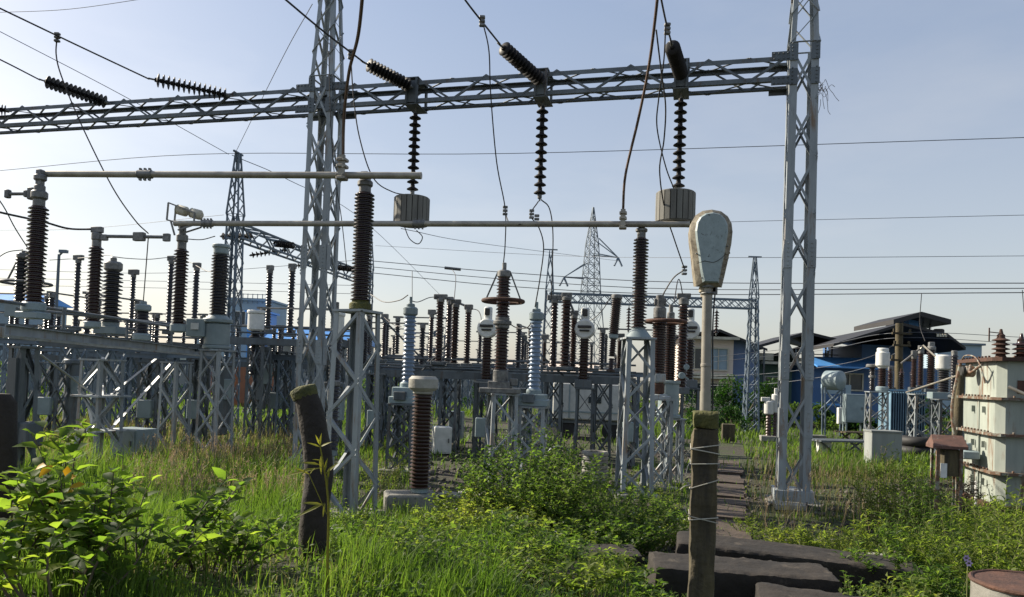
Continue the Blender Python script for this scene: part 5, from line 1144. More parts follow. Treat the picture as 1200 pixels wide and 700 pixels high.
simple_house('blue_roof_house', 'low house with a blue sheet roof seen past the near gantry tower', 312, 420, 402, 58, 'greywall', 'blueroof', 1.3, flat=False, wins=((.2, .5, 1, 1, 'glass'), (.5, .5, 1, 1, 'glass'), (.8, .5, 1, 1, 'glass')))
simple_house('brick_hut', 'small orange brick hut deep between the lattice stands', 262, 282, 424, 40, 'orange', 'darkroof')
simple_house('blue_house', 'small blue walled house at the far edge behind the twin dark columns', -30, 24, 352, 62, 'palewall', 'blueroof', .8, flat=False, wins=((.6, .6, 1, 1, 'glass'),))
simple_house('grey_house', 'long grey single storey house behind the far isolator rows', 60, 210, 408, 68, 'greywall', 'palewall', wins=((.15, .5, 1.2, 1.1, 'glass'), (.4, .5, 1.2, 1.1, 'glass'), (.7, .5, 1.2, 1.1, 'glass')))
simple_house('pink_roof_shed', 'long low shed with a faded pink roof behind the second blue-grey column', 590, 700, 436, 56, 'greywall', 'pinkwall', .9, flat=False)
simple_house('white_hut', 'low white hut seen over the middle frame near the blade row', 440, 560, 430, 66, 'greywall', 'steel_far')
o = thing('yard_wall', 'long grey wall closing off the back of the yard', 'wall', (0, 54, 0)); b = MB(); b.box((-19, 0, .9), (56, .22, 1.8)); b.build('wall', 'greywall', o); b = MB()
for i in range(22): b.box((-46 + i * 2.9, -.02, .95), (.34, .34, 1.95))
b.build('wall_piers', 'concrete', o)
# ------------------------------------------------------------------ near things: posts, lamp, slabs
from mathutils import noise as MN
def rough(mb, amp, fr, seed=0):
    o = Vector((seed * 7.3, seed * 3.1, seed)); out = []
    for v in mb.v:
        v = Vector(v); n = MN.noise_vector(v * fr + o); out.append(tuple(v + n * amp))
    mb.v = out; return mb
def gridbox(d, n, bev=.02):
    """box cut into a grid so that it can be weathered"""
    b = MB(); nx, ny, nz = n; idx = {}
    def vid(i, j, k):
        nonlocal bev
        if (i, j, k) not in idx:
            p = Vector(((i / nx - .5) * d[0], (j / ny - .5) * d[1], (k / nz - .5) * d[2]))
            e = sum(((i in (0, nx)), (j in (0, ny)), (k in (0, nz))))
            bev_ = bev; bev = bev_ * (.2 + 1.6 * abs(MN.noise(p * 9 + Vector((d[0] * 7, 0, 0))))) if e >= 2 else bev_
            if e >= 2:
                if i in (0, nx): p.x -= math.copysign(bev, p.x) * .5
                if j in (0, ny): p.y -= math.copysign(bev, p.y) * .5
                if k in (0, nz): p.z -= math.copysign(bev, p.z) * .5
            bev = bev_
            idx[(i, j, k)] = len(b.v); b.v.append(tuple(p))
        return idx[(i, j, k)]
    def q(*c): b.f.append(tuple(vid(*x) for x in c)); b.sm.append(True)
    for i in range(nx):
        for j in range(ny): q((i, j, 0), (i, j + 1, 0), (i + 1, j + 1, 0), (i + 1, j, 0)); q((i, j, nz), (i + 1, j, nz), (i + 1, j + 1, nz), (i, j + 1, nz))
    for i in range(nx):
        for k in range(nz): q((i, 0, k), (i + 1, 0, k), (i + 1, 0, k + 1), (i, 0, k + 1)); q((i, ny, k), (i, ny, k + 1), (i + 1, ny, k + 1), (i + 1, ny, k))
    for j in range(ny):
        for k in range(nz): q((0, j, k), (0, j, k + 1), (0, j + 1, k + 1), (0, j + 1, k)); q((nx, j, k), (nx, j + 1, k), (nx, j + 1, k + 1), (nx, j, k + 1))
    return b
def lamp_post():
    Y = 4.5; t = at(823, 482, Y); x = at(824, 600, Y).x; zb = g(x, Y) - .1; h = t.z - zb; w = .15
    th = thing('fence_post', 'square weathered concrete post with a mossy top, wire wrapped, carrying the street lamp', 'post', (x, Y, zb), rad(-12))
    b = gridbox((w, w * .9, h - .1), (4, 4, 26), .018).xf(Matrix.Translation((0, 0, (h - .1) / 2))); rough(b, .014, 6); b.build('shaft', 'wood', th, sharp=50)
    b = gridbox((w * 1.01, w * .91, .105), (5, 5, 4), .02).xf(Matrix.Translation((0, 0, h - .05))); rough(b, .006, 26, 3); b.build('mossy_top', 'moss', th, sharp=60)
    for k, (z, tl) in enumerate(((h - .20, .05), (h - .245, -.04), (h - .30, .02), (h - .44, .10), (h - .63, -.05), (h - .645, .04))):
        b = MB(); c = [Vector((sx * (w / 2 + .008), sy * (w * .45 + .008), z + tl * sx * .3 + .01 * math.sin(k * 3 + sy))) for sx, sy in ((-1, -1), (1, -1), (1, 1), (-1, 1), (-1, -1))]
        b.tube(c, .0035, 5); b.build('wire_wrap', 'string', th)
    for z, dx, dz in ((h - .44, -.06, -.03), (h - .3, -.03, -.09), (h - .62, -.03, .05)):
        b = MB(); p = Vector((-w / 2 - .006, -w * .4, z)); b.tube(crom([p, p + Vector((dx * .6, -.02, dz * .3)), p + Vector((dx, -.02, dz))], 4), .003, 4); b.build('wire_end', 'string', th)
    # the lamp: its own thing, tied behind the post
    Yl = 4.62; p0 = at(827, 500, Yl); p1 = at(829, 333, Yl); p0.z -= .45; th = thing('street_lamp', 'old street lamp with a chipped pale blue-grey leaf shaped head on a slim pole', 'street lamp', (p0.x, Yl, p0.z))
    b = MB(); d = p1 - p0; b.tube([Vector((0, 0, 0)), d * .5, d * .5, d], [.034, .034, .031, .030], 16); b.cyl(d * .62, .034, -.012, .012, d, 16); b.build('pole', 'pole', th)
    s = Yl / F; o = at(831, 337, Yl) - th.location
    out = [(815, 338), (812.5, 322), (810, 302), (807, 284), (806, 272), (807.6, 262), (812, 254), (820, 248.5), (831, 246.5), (842, 248.3), (850, 254), (854.6, 262), (856, 272), (855, 286), (851.5, 306), (848, 324), (845, 338)]
    inn = [(823, 332), (819.5, 318), (817, 302), (813.5, 284), (812.3, 274), (813.5, 264), (817, 258), (823, 254), (831, 252.5), (838, 254), (843.5, 259), (846.5, 266), (847, 274), (845.5, 286), (842, 306), (839.5, 322), (838, 332)]
    V = lambda q, y: Vector(((q[0] - 831) * s, y, (338 - q[1]) * s)) + o
    n = len(out)
    def shell(y0, y1, A, B, m, name, capA=False, capB=True):
        b = MB(); vs = [V(q, y0) for q in A] + [V(q, y1) for q in B]; fs = [(i, (i + 1) % n, n + (i + 1) % n, n + i) for i in range(n)]
        if capB: fs.append(tuple(range(n, 2 * n)))
        if capA: fs.append(tuple(range(n - 1, -1, -1)))
        b.add(vs, fs); return b.build(name, m, th)
    mid = [((a[0] * .25 + c[0] * .75), (a[1] * .25 + c[1] * .75)) for a, c in zip(out, inn)]
    rim = shell(-.015, -.042, out, mid, 'lamprim', 'rim', False, False)
    shell(-.042, -.058, mid, inn, 'lamp', 'housing')
    shell(-.015, .075, out, [((q[0] - 831) * .93 + 831, (q[1] - 295) * .95 + 295) for q in out], 'lamprim', 'side_wall', False, True)
    dome = [((q[0] - 831) * .55 + 831, (q[1] - 285) * .6 + 285) for q in out]
    shell(.076, .13, [((q[0] - 831) * .86 + 831, (q[1] - 290) * .88 + 290) for q in out], dome, 'glow', 'glass_cover')
    b = MB(); b.box(o + Vector((-.003, .02, -.012)), (.10, .07, .05), bev=.01); b.tube([o + Vector((-.01, .02, -.06)), o + Vector((-.01, .02, .03))], .037, 14); b.build('socket', 'lamprim', th)
    b = MB()
    for k in range(5):
        q = V((850 - k * 1.5, 298 + 6 * k), -.034); b.box(q, (.026, .012, .012), Matrix.Rotation(rad(-14), 3, 'Y'))
    b.build('vent_slot', 'lamprim', th)
    b = MB(); b.torus(d * .985, .036, .007, d, 20, 6); b.torus(d * .955, .036, .006, d, 20, 6); b.box(d * .97 + Vector((.045, 0, 0)), (.03, .03, .05)); b.build('clamp_band', 'fitting', th)
    b = MB()
    for q in ((818, 262), (844, 262), (849, 290), (813, 300), (842, 328), (820, 328)): b.cyl(V(q, -.036), .0045, 0, .012, (0, -1, 0), 8)
    b.build('cover_screw', 'fitting', th)
    b = MB(); b.tube(crom([V((813.5, 312), -.0595), V((822, 309), -.0600), (V((832, 310), -.0600)), V((840, 306), -.0600), V((846, 300), -.0595)], 5), .0016, 4); b.build('seam', 'trapdark', th)
    b = MB(); b.tube(crom([d * .3 + Vector((.04, 0, 0)), d * .5 + Vector((.045, 0, 0)), d * .8 + Vector((.036, -.01, 0)), d * .97 + Vector((.05, 0, 0))], 6), .005, 5); b.build('supply_cable', 'wire', th)
    b = MB(); r2 = random.Random(5)
    for q in ((855, 275), (852, 322), (808, 306), (812, 334), (845, 340)):
        p = V(q, -.01); sx = 1 if q[0] > 830 else -1; b.tube(crom([p, p + Vector((sx * .02, 0, r2.uniform(-.02, .02))), p + Vector((sx * .035, -.01, r2.uniform(-.05, .02)))], 4), .0022, 4)
    tag(b.build('dry_stalk', 'bark', None), 'few dry wiry stalks clinging round the street lamp head', 'dry stalks')
lamp_post()
def bent_post():
    Y = 5.0; P = [(366, 690, 20), (367, 640, 19), (370, 590, 17.5), (374, 540, 17), (368, 500, 17), (359, 468, 16), (356, 458, 15)]; o = at(366, 690, Y); s = Y / F
    th = thing('timber_post', 'thick blackened old timber post bending over at its mossy top', 'post', o); b = MB(); pts = [at(a, c, Y) - o for a, c, r in P]
    b.tube(crom(pts, 5), [np.interp(i / (len(crom(pts, 5)) - 1), np.linspace(0, 1, len(P)), [r * s * .92 for _, _, r in P]) for i in range(len(crom(pts, 5)))], 14); rough(b, .016, 7, 2); b.build('trunk', 'woodblack', th, sharp=60)
    b = MB(); t = pts[-1]; d = (pts[-1] - pts[-2]).normalized(); b.lathe([(15.2 * s, -.05), (15.8 * s, 0), (14.5 * s, .02), (8 * s, .03), (.001, .032)], t, d, 14); rough(b, .01, 18, 4); b.build('mossy_top', 'moss', th, sharp=60)
bent_post()
Y = 4.6; o = at(3, 575, Y); b = MB(); t = at(2, 461, Y) - o; b.tube([Vector((0, 0, -.2)), t * .4, t * .9, t], [.085, .08, .075, .05], 14); rough(b, .012, 8, 5)
tag(b.build('timber_stump', 'woodblack', None, o, 60), 'short dark round timber stump cut by the picture edge behind the shrub', 'post')

def slab(name, label, c, d, rz, m, tilt=(0, 0), n=(44, 12, 7), amp=.02, seed=1, cat='slab', group=None):
    b = gridbox(d, n, .032 if d[2] > .15 else .02); rough(b, amp * .35, 2.0, seed); rough(b, amp * .42, 9, seed + 1); rough(b, amp * .2, 24, seed + 2)
    o = b.build(name, m, None, c, 28); o.rotation_euler = (tilt[0], tilt[1], rz); return tag(o, label, cat, group)
def PT(px, py, Y): return at(px, py, Y)
c = PT(930, 636, 7.2); slab('concrete_slab', 'long dark fallen slab lying farthest back behind the mossy post', (c.x, 7.2, c.z - .17), (2.2, .5, .2), rad(-13), 'concdark', (rad(3), rad(2.5)), seed=1)
c = PT(862, 648, 5.85); slab('concrete_slab', 'thick dark block shaped slab lying right behind the mossy post', (c.x, 5.7, c.z - .18), (1.36, .44, .25), rad(-3), 'concdark', (rad(3), rad(1.5)), seed=5)
c = PT(1068, 692, 4.9); slab('concrete_slab', 'broad flat dark slab reaching towards the rusty drum', (c.x, 4.9, c.z - .26), (1.9, .6, .2), rad(-14), 'concdark', (rad(3), rad(2.5)), seed=9)
c = PT(655, 645, 7.0); slab('concrete_slab', 'thin pale stone edge half hidden under the big leafy bush', (c.x, 7.0, c.z - .05), (1.5, .4, .14), rad(4), 'concdark', (rad(3), 0), seed=12)
def drum():
    Y = 4.35; s = Y / F; p = at(1206, 682, Y); R = .29; th = thing('rusty_drum', 'cut-off old drum with a rusted rim at the corner by the fallen slabs', 'drum', (p.x, Y, p.z - .42))
    b = MB(); b.lathe([(R, 0), (R, .2), (R * 1.015, .21), (R * 1.015, .23), (R, .24), (R, .40), (R * .97, .40), (R * .97, .3), (.001, .3)], n=40); rough(b, .008, 6, 3); b.build('shell', 'concrete', th)
    b = MB(); b.torus((0, 0, .405), R, .013, n=40); b.lathe([(R, .405), (R * .95, .408), (R * .6, .395), (.001, .397)], n=40); rough(b, .006, 9, 4); b.build('rim_lid', 'rust', th)
drum()
# concrete planks of the walkway
for i in range(18):
    t = i / 17; Yp = 7.9 + t * 12.2; px = 857 - 3 * t + random.uniform(-1.5, 1.5); x = xat(px, Yp, .05); b = gridbox((.58 + random.uniform(-.06, .06), .71 + random.uniform(-.03, .02), .06), (5, 4, 1), .012); rough(b, .010, 6, 20 + i)
    o = b.build('walkway_plank', 'plank', None, (x, Yp, g(x, Yp) + .025), 40); o.rotation_euler = (rad(random.uniform(-1, 1)), rad(random.uniform(-1.5, 1.5)), rad(-17 + random.uniform(-4, 4)))
    tag(o, 'weathered plank of the narrow walkway leading away behind the mossy post', 'plank', 'planks of the narrow walkway')
for (px, py, Yp, d, rz, lab) in ((905, 603, 8.6, (.7, .35, .1), 20, 'pale broken slab in the gravel beside the walkway'), (925, 588, 13.0, (.5, .4, .1), -12, 'flat broken stone against the gantry tower foot'), (1015, 610, 8.8, (.6, .3, .08), 10, 'flat grey slab in the stones before the upright cabinet weeds'), (560, 560, 13.5, (.7, .45, .06), 5, 'bright broken concrete flake on the gravel behind the rusty bushing'), (530, 565, 13.2, (.45, .3, .06), -20, 'small bright concrete flake beside the plinth of the rusty bushing')):
    x = xat(px, Yp, .05); slab('broken_slab', lab, (x, Yp, g(x, Yp) + .04), d, rad(rz), 'concrete', n=(8, 6, 2), amp=.02, seed=px)

# ------------------------------------------------------------------ vegetation
def leaves(P, D, U, L, Wd, bend=.25, fold=.25, big=False):
    """leaf blades: P base, D axis, U up side; returns verts and quads/tris (5 or 8 verts each)"""
    n = len(P); D = D / np.linalg.norm(D, axis=1, keepdims=True); S = np.cross(D, U); S /= np.linalg.norm(S, axis=1, keepdims=True) + 1e-9; Nn = np.cross(S, D); L = L[:, None]; Wd = Wd[:, None]
    i = np.arange(n)[:, None]
    if not big:
        v = np.stack([P, P + D * L * .45 + S * Wd / 2 + Nn * Wd * fold, P + D * L - Nn * L * bend, P + D * L * .45 - S * Wd / 2 + Nn * Wd * fold, P + D * L * .5 - Nn * L * bend * .2], 1)
        q = np.concatenate([i * 5 + np.array([[0, 4, 2, 1]]), i * 5 + np.array([[0, 3, 2, 4]])])
        return v.reshape(-1, 3), q, np.zeros((0, 3), int)
    m1 = P + D * L * .33 - Nn * L * bend * .05; m2 = P + D * L * .68 - Nn * L * bend * .35; t = P + D * L - Nn * L * bend
    v = np.stack([P, m1, m2, t, m1 + S * Wd * .5 + Nn * Wd * fold, m2 + S * Wd * .36 + Nn * Wd * fold * .6, m1 - S * Wd * .5 + Nn * Wd * fold, m2 - S * Wd * .36 + Nn * Wd * fold * .6], 1)
    q = np.concatenate([i * 8 + np.array([[1, 4, 5, 2]]), i * 8 + np.array([[1, 2, 7, 6]])])
    tr = np.concatenate([i * 8 + np.array(k)[None] for k in ([0, 4, 1], [0, 1, 6], [2, 5, 3], [2, 3, 7])])
    return v.reshape(-1, 3), q, tr
def plant(name, label, cat, X, Y, h, rad_, nst, per, leaf, wid, lm='weed', seed=0, group=None, big=False, stem=.006, droop=.15, lean=(0, 0), tmin=.2, up=.5, bend=.3, stemmat='stemgreen', branch=0, heads=0):
    r = np.random.default_rng(seed); zb = g(X, Y) - .02; th = thing(name, label, cat, (X, Y, zb), 0, group); P, D = [], []; b = MB()
    def stalk(p0, dirv, L, k, r0, t0):
        m = 9; ts = np.linspace(0, 1, m); side = r.normal(0, .06, 3) * L
        pts = np.array([p0 + dirv * L * t + side * math.sin(t * PI) + np.array([0, 0, -droop * L * t * t]) for t in ts])
        b.tube([Vector(p) for p in pts], [r0 * (1 - .75 * t) for t in ts], 5, False)
        a0 = r.uniform(0, 6.28)
        for q in range(k):
            t = t0 + (1 - t0) * (q + r.uniform(0, .7)) / k; t = min(t, 1); p = np.array([np.interp(t, ts, pts[:, c]) for c in range(3)]); a = a0 + q * 2.4
            P.append(p); D.append(np.array([math.cos(a), math.sin(a), up * r.uniform(.2, 1.6)]) + dirv * .35)
        return ts, pts
    for i in range(nst):
        a = r.uniform(0, 6.28); q = math.sqrt(r.uniform(0, 1)); sp = rad_ * q; hh = h * r.uniform(.65, 1.05) * (1 - .35 * q)
        p0 = np.array([math.cos(a) * sp * .35, math.sin(a) * sp * .35, 0]); dv = np.array([math.cos(a) * sp * .75 + lean[0], math.sin(a) * sp * .75 + lean[1], hh]); L = np.linalg.norm(dv); dv /= L
        ts, pts = stalk(p0, dv, L, per, stem, tmin)
        for _ in range(branch):
            t = r.uniform(.25, .85); pp = np.array([np.interp(t, ts, pts[:, c]) for c in range(3)]); a2 = r.uniform(0, 6.28); d2 = np.array([math.cos(a2), math.sin(a2), .8]); d2 /= np.linalg.norm(d2)
            stalk(pp, d2, L * r.uniform(.2, .4), max(2, per // 2), stem * .5, .15)
    P = np.array(P); D = np.array(D); n = len(P); U = np.array([[0, 0, 1.]]) + r.normal(0, .35, (n, 3)); sc = r.uniform(.55, 1.15, n)
    V, q, t = leaves(P, D, U, leaf * sc, wid * sc, bend, .2, big); b.build('stems', stemmat, th); npmesh('leaves', V, q, t, lm, th)
    if heads:
        f = r.choice(n, heads, False); Pf = P[f] + np.array([[0, -.01, .04]]) ; Vf, qf, tf = leaves(np.repeat(Pf, 4, 0), r.normal(0, 1, (heads * 4, 3)) * [1, 1, .4], np.array([[0, 0, 1.]]) + r.normal(0, .2, (heads * 4, 3)), np.full(heads * 4, .016), np.full(heads * 4, .012)); npmesh('flower_heads', Vf, qf, tf, 'petalwhite', th)['kind'] = 'stuff'
    return th
# broad leaved shrub close to the camera
SH = 'broad leaved shrubs close to the camera'
for k, (px, Y, h, rd, ns, per, ln, lab, sd, lean) in enumerate(((10, 4.1, .85, .50, 10, 12, (.12, .07), 'broad leaved shrub against the dark stump at the picture edge', 1, (0, 0)), (90, 4.2, 1.18, .42, 9, 13, (.12, .07), 'tallest broad leaved shrub with yellow leaves near its top', 2, (-.10, 0)), (175, 4.3, .82, .50, 10, 12, (.11, .06), 'broad leaved shrub with long side shoots between the tallest one and the low one', 3, (.15, 0)), (255, 4.5, .5, .42, 11, 10, (.095, .05), 'lowest broad leaved shrub nearest the blackened timber post', 4, (.1, 0)), (70, 3.5, .68, .55, 9, 11, (.11, .062), 'broad leaved shrub in the very front corner before the tallest one', 6, (0, 0)))):
    x = at(px, 640, Y).x; t = plant('leafy_shrub', lab, 'shrub', x, Y, h, rd, ns, per, ln[0], ln[1], 'shrub', sd, SH, True, .008, .12, lean, .2, .45, .35, 'bark', 2)
    if k == 1:
        r = np.random.default_rng(5); n = 9; P = np.array([at(64 + r.uniform(-28, 36), 560 + r.uniform(-16, 20), Y - r.uniform(.05, .25)) for _ in range(n)]) - np.array([x, Y, t.location.z]); D = r.normal(0, 1, (n, 3)) * [1, .5, .4] + [0, 0, -.2]
        V, q, tr = leaves(P, D, np.array([[0, -1, .6]]) + r.normal(0, .2, (n, 3)), r.uniform(.06, .11, n), r.uniform(.03, .05, n), .3, .15, True); npmesh('yellow_leaves', V, q, tr, 'yellowleaf', t)
# yellow-green stalk
def stalk_plant():
    Y = 4.0; P = [(383, 715), (384, 650), (385, 600), (383, 570), (379, 545), (375, 522)]; o = at(383, 715, Y); th = thing('young_stalk', 'single tall yellow-green stalk with narrow leaves before the blackened timber post', 'plant', o)
    b = MB(); pts = crom([at(*p, Y) - o for p in P], 5); b.tube(pts, [.009 - .006 * i / len(pts) for i in range(len(pts))], 6)
    for a, c in (((383, 603), (362, 556)), ((384, 585), (384, 553))): b.tube([at(*a, Y) - o, at(*c, Y) - o], .0025, 5)
    b.build('stem', 'yellowgreen', th)
    LV = [((375, 522), (370, 510), .09), ((375, 524), (360, 518), .09), ((375, 524), (388, 517), .09), ((375, 523), (376, 508), .06), ((376, 545), (352, 541), .14), ((378, 548), (327, 557), .2), ((376, 540), (366, 538), .1), ((381, 590), (343, 606), .19), ((380, 592), (353, 588), .12), ((381, 556), (396, 541), .12), ((381, 552), (383, 537), .12), ((384, 562), (386, 548), .1), ((376, 534), (376, 556), .1), ((381, 590), (378, 606), .06), ((363, 556), (346, 548), .1), ((363, 556), (368, 548), .05)]
    Pn = np.array([at(*a, Y) - o for a, c, w in LV]); Dn = np.array([at(*c, Y - .03) - at(*a, Y) for a, c, w in LV]); L = np.linalg.norm(Dn, axis=1)
    V, q, tr = leaves(Pn, Dn, np.array([[0, -.75, .65]] * len(LV)), L, np.minimum(.019, L * .17), .12, .15, True); npmesh('leaves', V, q, tr, 'yellowgreen', th)
stalk_plant()
# the leafy bush in the middle
BU = 'leafy bushes in the middle of the weeds'
for k, (px, Y, h, rd, ns, per, lab) in enumerate(((624, 8.8, 1.72, .88, 150, 30, 'tallest leafy bush mound in the middle, before the blue-grey column stand'), (556, 8.4, .9, .75, 80, 26, 'leafy bush mound between the rusty bushing and the tallest bush mound'), (712, 8.5, 1.1, .9, 115, 26, 'leafy bush mound before the lower pipe stand'), (600, 7.4, .45, .75, 65, 18, 'low leafy bush mound before the tallest one, above the pale stone edge'), (700, 7.6, .52, .6, 60, 18, 'low leafy bush mound beside the fallen block slab'), (775, 9.4, .62, .5, 45, 18, 'sparse leafy bush between lower pipe stand and mossy post'))):
    plant('leafy_bush', lab, 'bush', at(px, 600, Y).x, Y, h, rd, int(ns * 1.15), per, .062, .038, 'weed' if k % 2 == 0 else 'weedlight', 20 + k, BU, False, .005, .1, (0, 0), .15, .5, .3, 'stemgreen', 1, heads=28)
# weeds: one plant each
WD = 'single weeds among the grass'
spec = [(430, 7.2, .5, 'leafy weed at the foot of the tall pale stand'), (395, 8.6, .5, 'leafy weed behind the blackened timber post'), (470, 6.4, .32, 'low weed in the open grass before the concrete plinth'), (530, 6.0, .35, 'low weed before the low bush mound'), (640, 5.6, .3, 'low weed in front of the pale stone edge'), (700, 5.4, .28, 'low weed beside the block slab near the bottom'), (810, 5.0, .22, 'small weed sprouting at the base of the mossy post'), (868, 5.2, .20, 'small weed growing before the thick block slab'),
        (868, 6.8, .30, 'single upright weed growing out between the two slabs behind the mossy post'), (945, 5.6, .25, 'tuft of weed in the notch of the fallen slabs')]
for k, (px, Y, h, lab) in enumerate(spec): plant('weed', lab, 'weed', at(px, 640, Y).x, Y, h, h * .5, 14, 12, .06, .026, ('weed', 'weedlight')[k % 2], 60 + k, WD, False, .004, .1, (0, 0), .15, .6, .3)
for k, (px, Y, h) in enumerate(((775, 5.35, .22), (850, 5.1, .2), (905, 5.0, .2), (960, 6.3, .24), (1000, 6.3, .3), (1050, 6.0, .3), (930, 4.6, .16), (1080, 5.4, .3), (800, 6.4, .3), (890, 6.35, .26), (770, 6.2, .3), (985, 5.2, .22), (1035, 5.35, .25), (830, 4.7, .16), (760, 5.0, .22), (1010, 4.5, .14))):
    plant('slab_weed', 'small weed rooted in the cracks round the fallen dark slabs', 'weed', at(px, 640, Y).x, Y, h * 1.25, .2, 13, 12, .055, .028, ('weed', 'weedlight')[k % 2], 260 + k, 'weeds in the cracks of the slabs', False, .003, .1, (0, 0), .12, .6, .3)
FW = 'low broad weeds in the front grass'; rr = random.Random(11)
fore = ((415, 5.6), (455, 5.2), (500, 5.5), (545, 5.1), (590, 5.9), (620, 5.2), (660, 6.2), (735, 6.3), (350, 5.9), (320, 6.6), (405, 6.6), (505, 7.0), (300, 5.4), (575, 6.6), (745, 5.3), (680, 4.8), (480, 4.7), (425, 8.9), (455, 9.6), (600, 4.7))
for k, (px, Y) in enumerate(fore):
    plant('broad_weed', 'knee high leafy weed among the grass in front of the plinth and the big bush', 'weed', at(px, 640, Y).x, Y, rr.uniform(.28, .48), rr.uniform(.25, .4), 13, 13, rr.uniform(.05, .08), rr.uniform(.03, .045), ('weed', 'weedlight')[k % 2], 200 + k, FW, False, .004, .1, (0, 0), .12, .5, .3, 'stemgreen', 1)
RW = 'tall weeds round the big transformer'
spec = [(1060, 11.2, 1.25, .5, 26, 'tall feathery weed before the plain upright cabinet'), (1030, 11.6, .9, .5, 22, 'feathery weed beside the gantry side of the upright cabinet'), (1090, 10.6, 1.0, .45, 24, 'feathery weed at the legs of the small rusty box'), (1140, 9.2, .75, .5, 26, 'dense weed at the foot of the big transformer corner'), (1185, 8.6, .85, .45, 26, 'tall weed before the front face of the big transformer'),
        (1075, 8.6, .62, .5, 26, 'bushy weed between the stones and the rusty box'), (1110, 7.2, .55, .5, 30, 'low bushy weed behind the lilac flowers'), (1165, 6.6, .60, .5, 30, 'bushy weed above the rusty drum'), (1050, 6.9, .38, .5, 24, 'low weed at the end of the farthest fallen slab'), (985, 8.4, .42, .6, 26, 'low spreading weed before the gantry tower foot'), (925, 8.8, .40, .5, 22, 'low spreading weed beside the walkway'), (1100, 5.9, .34, .35, 22, 'small weed carrying the lilac flowers'), (1195, 7.6, .75, .4, 24, 'tall weed at the very edge above the rusty drum'), (1020, 9.6, .5, .5, 22, 'weed in the dark stones before the cabinet')]
for k, (px, Y, h, rd, ns, lab) in enumerate(spec): plant('tall_weed', lab, 'weed', at(px, 580, Y).x, Y, h * 1.55, rd * .9, int(ns * 1.05), 26, .078, .026, ('weedlight', 'weedlight', 'weed')[k % 3], 90 + k, RW, False, .005, .12, (0, 0), .12, .7, .35, 'stemgreen', 1)
x = at(1122, 565, 13.9).x
plant('dead_bush', 'dark dried tangle of stems filling the gap between rusty box and big transformer', 'dead bush', x, 13.9, 1.0, .5, 26, 16, .07, .03, 'deadleaf', 140, None, False, .007, .2, (0, 0), .1, .3, .5, 'trunk', 2)
for k, (px, Y, h, lab) in enumerate(((905, 9.6, .35, 'small seeding weed between walkway and gantry tower foot'), (960, 9.0, .45, 'weed just in front of the gantry tower foot'), (1000, 7.6, .42, 'weed on the rubble behind the farthest fallen slab'), (880, 10.5, .3, 'small weed right beside the walkway planks'), (790, 10.5, .6, 'thin tall weed between lower pipe stand and mossy post'), (765, 11.5, .6, 'thin tall weed at the lower pipe stand foot'), (445, 12.5, .9, 'tall thin weed clump behind the plinth by the tall pale stand'), (460, 13.5, .9, 'tall thin weed clump farther behind the plinth'))):
    plant('tall_weed', lab, 'weed', at(px, 580, Y).x, Y, h * 1.4, .35, 14, 20, .06, .016, 'weedlight', 150 + k, RW, False, .004, .1, (0, 0), .12, .9, .35, 'stemgreen', 1)
def flowers():
    Y = 5.5; o = at(1133, 700, Y); th = thing('lilac_flower', 'pair of small lilac flowers above the slabs near the rusty drum', 'flower', o)
    b = MB(); b.tube([Vector((0, 0, 0)), at(1134, 662, Y) - o], .004, 5); b.build('stem', 'stemgreen', th)
    for px, py in ((1132, 654), (1135, 660)):
        c = at(px, py, Y - .03) - o; b = MB()
        for k in range(6):
            a = k * PI / 3; d = Vector((math.cos(a), -.25, math.sin(a))); s = Vector((-math.sin(a), 0, math.cos(a))); b.add([c, c + d * .014 + s * .010, c + d * .030, c + d * .014 - s * .010], [(0, 1, 2, 3)])
        b.build('blossom', 'flower', th); b = MB(); b.cyl(c, .007, 0, .012, (0, -1, 0), 8); b.build('flower_centre', 'trapdark', th)
flowers()
# far bushes and trees
def far_bush(name, label, px, Y, w, h, n, leaf, m='treeleaf', seed=0, cat='bush', trunk=False, group='bushes at the back of the yard', z0=0.):
    r = np.random.default_rng(seed); x = at(px, 450, Y).x; th = thing(name, label, cat, (x, Y, 0), 0, group); k = 14
    C = np.stack([r.uniform(-w / 2, w / 2, k), r.uniform(-w / 3, w / 3, k), z0 + r.uniform(.15, .85, k) * (h - z0)], 1); R = r.uniform(.16, .30, k) * min(w, h)
    ci = r.integers(0, k, n); v = r.normal(0, 1, (n, 3)); v /= np.linalg.norm(v, axis=1, keepdims=True); P = C[ci] + v * (R[ci] * r.uniform(.55, 1.05, n))[:, None]; P = P[P[:, 2] > .02]; n = len(P)
    D = r.normal(0, 1, (n, 3)); V, q, t = leaves(P, D, np.array([[0, 0, 1.]]) + r.normal(0, .4, (n, 3)), leaf * r.uniform(.6, 1.2, n), leaf * .6 * r.uniform(.6, 1.2, n)); npmesh('crown' if trunk else 'foliage', V, q, t, m, th)
    b = MB()
    for i in range(6): c = Vector(C[i]); b.tube([Vector((c.x * .2, c.y * .2, 0)), Vector((c.x * .5, c.y * .5, c.z * .6)), c], [.06, .04, .015], 5)
    b.build('trunk' if trunk else 'branches', 'trunk', th)
for a in ((862, 39, 4.4, 2.5, 2600, .20, 'round green bush growing before the beige and blue house', 1), (905, 41, 2.4, .95, 1400, .16, 'low bush before the green house window', 2), (965, 38, 3.8, 1.35, 2000, .18, 'green bush row before the blue shed wall, next to the round tank', 3), (1000, 37, 2.6, .9, 1400, .2, 'low bush before the blue shed, behind the pale cabinet', 4), (840, 33, 2.2, 1.2, 1300, .16, 'small bush behind the wooden box by the walkway', 5)):
    far_bush('garden_bush', a[6], a[0], a[1], a[2], a[3], a[4], a[5], 'treeleaf' if a[7] != 3 else 'weed', a[7])
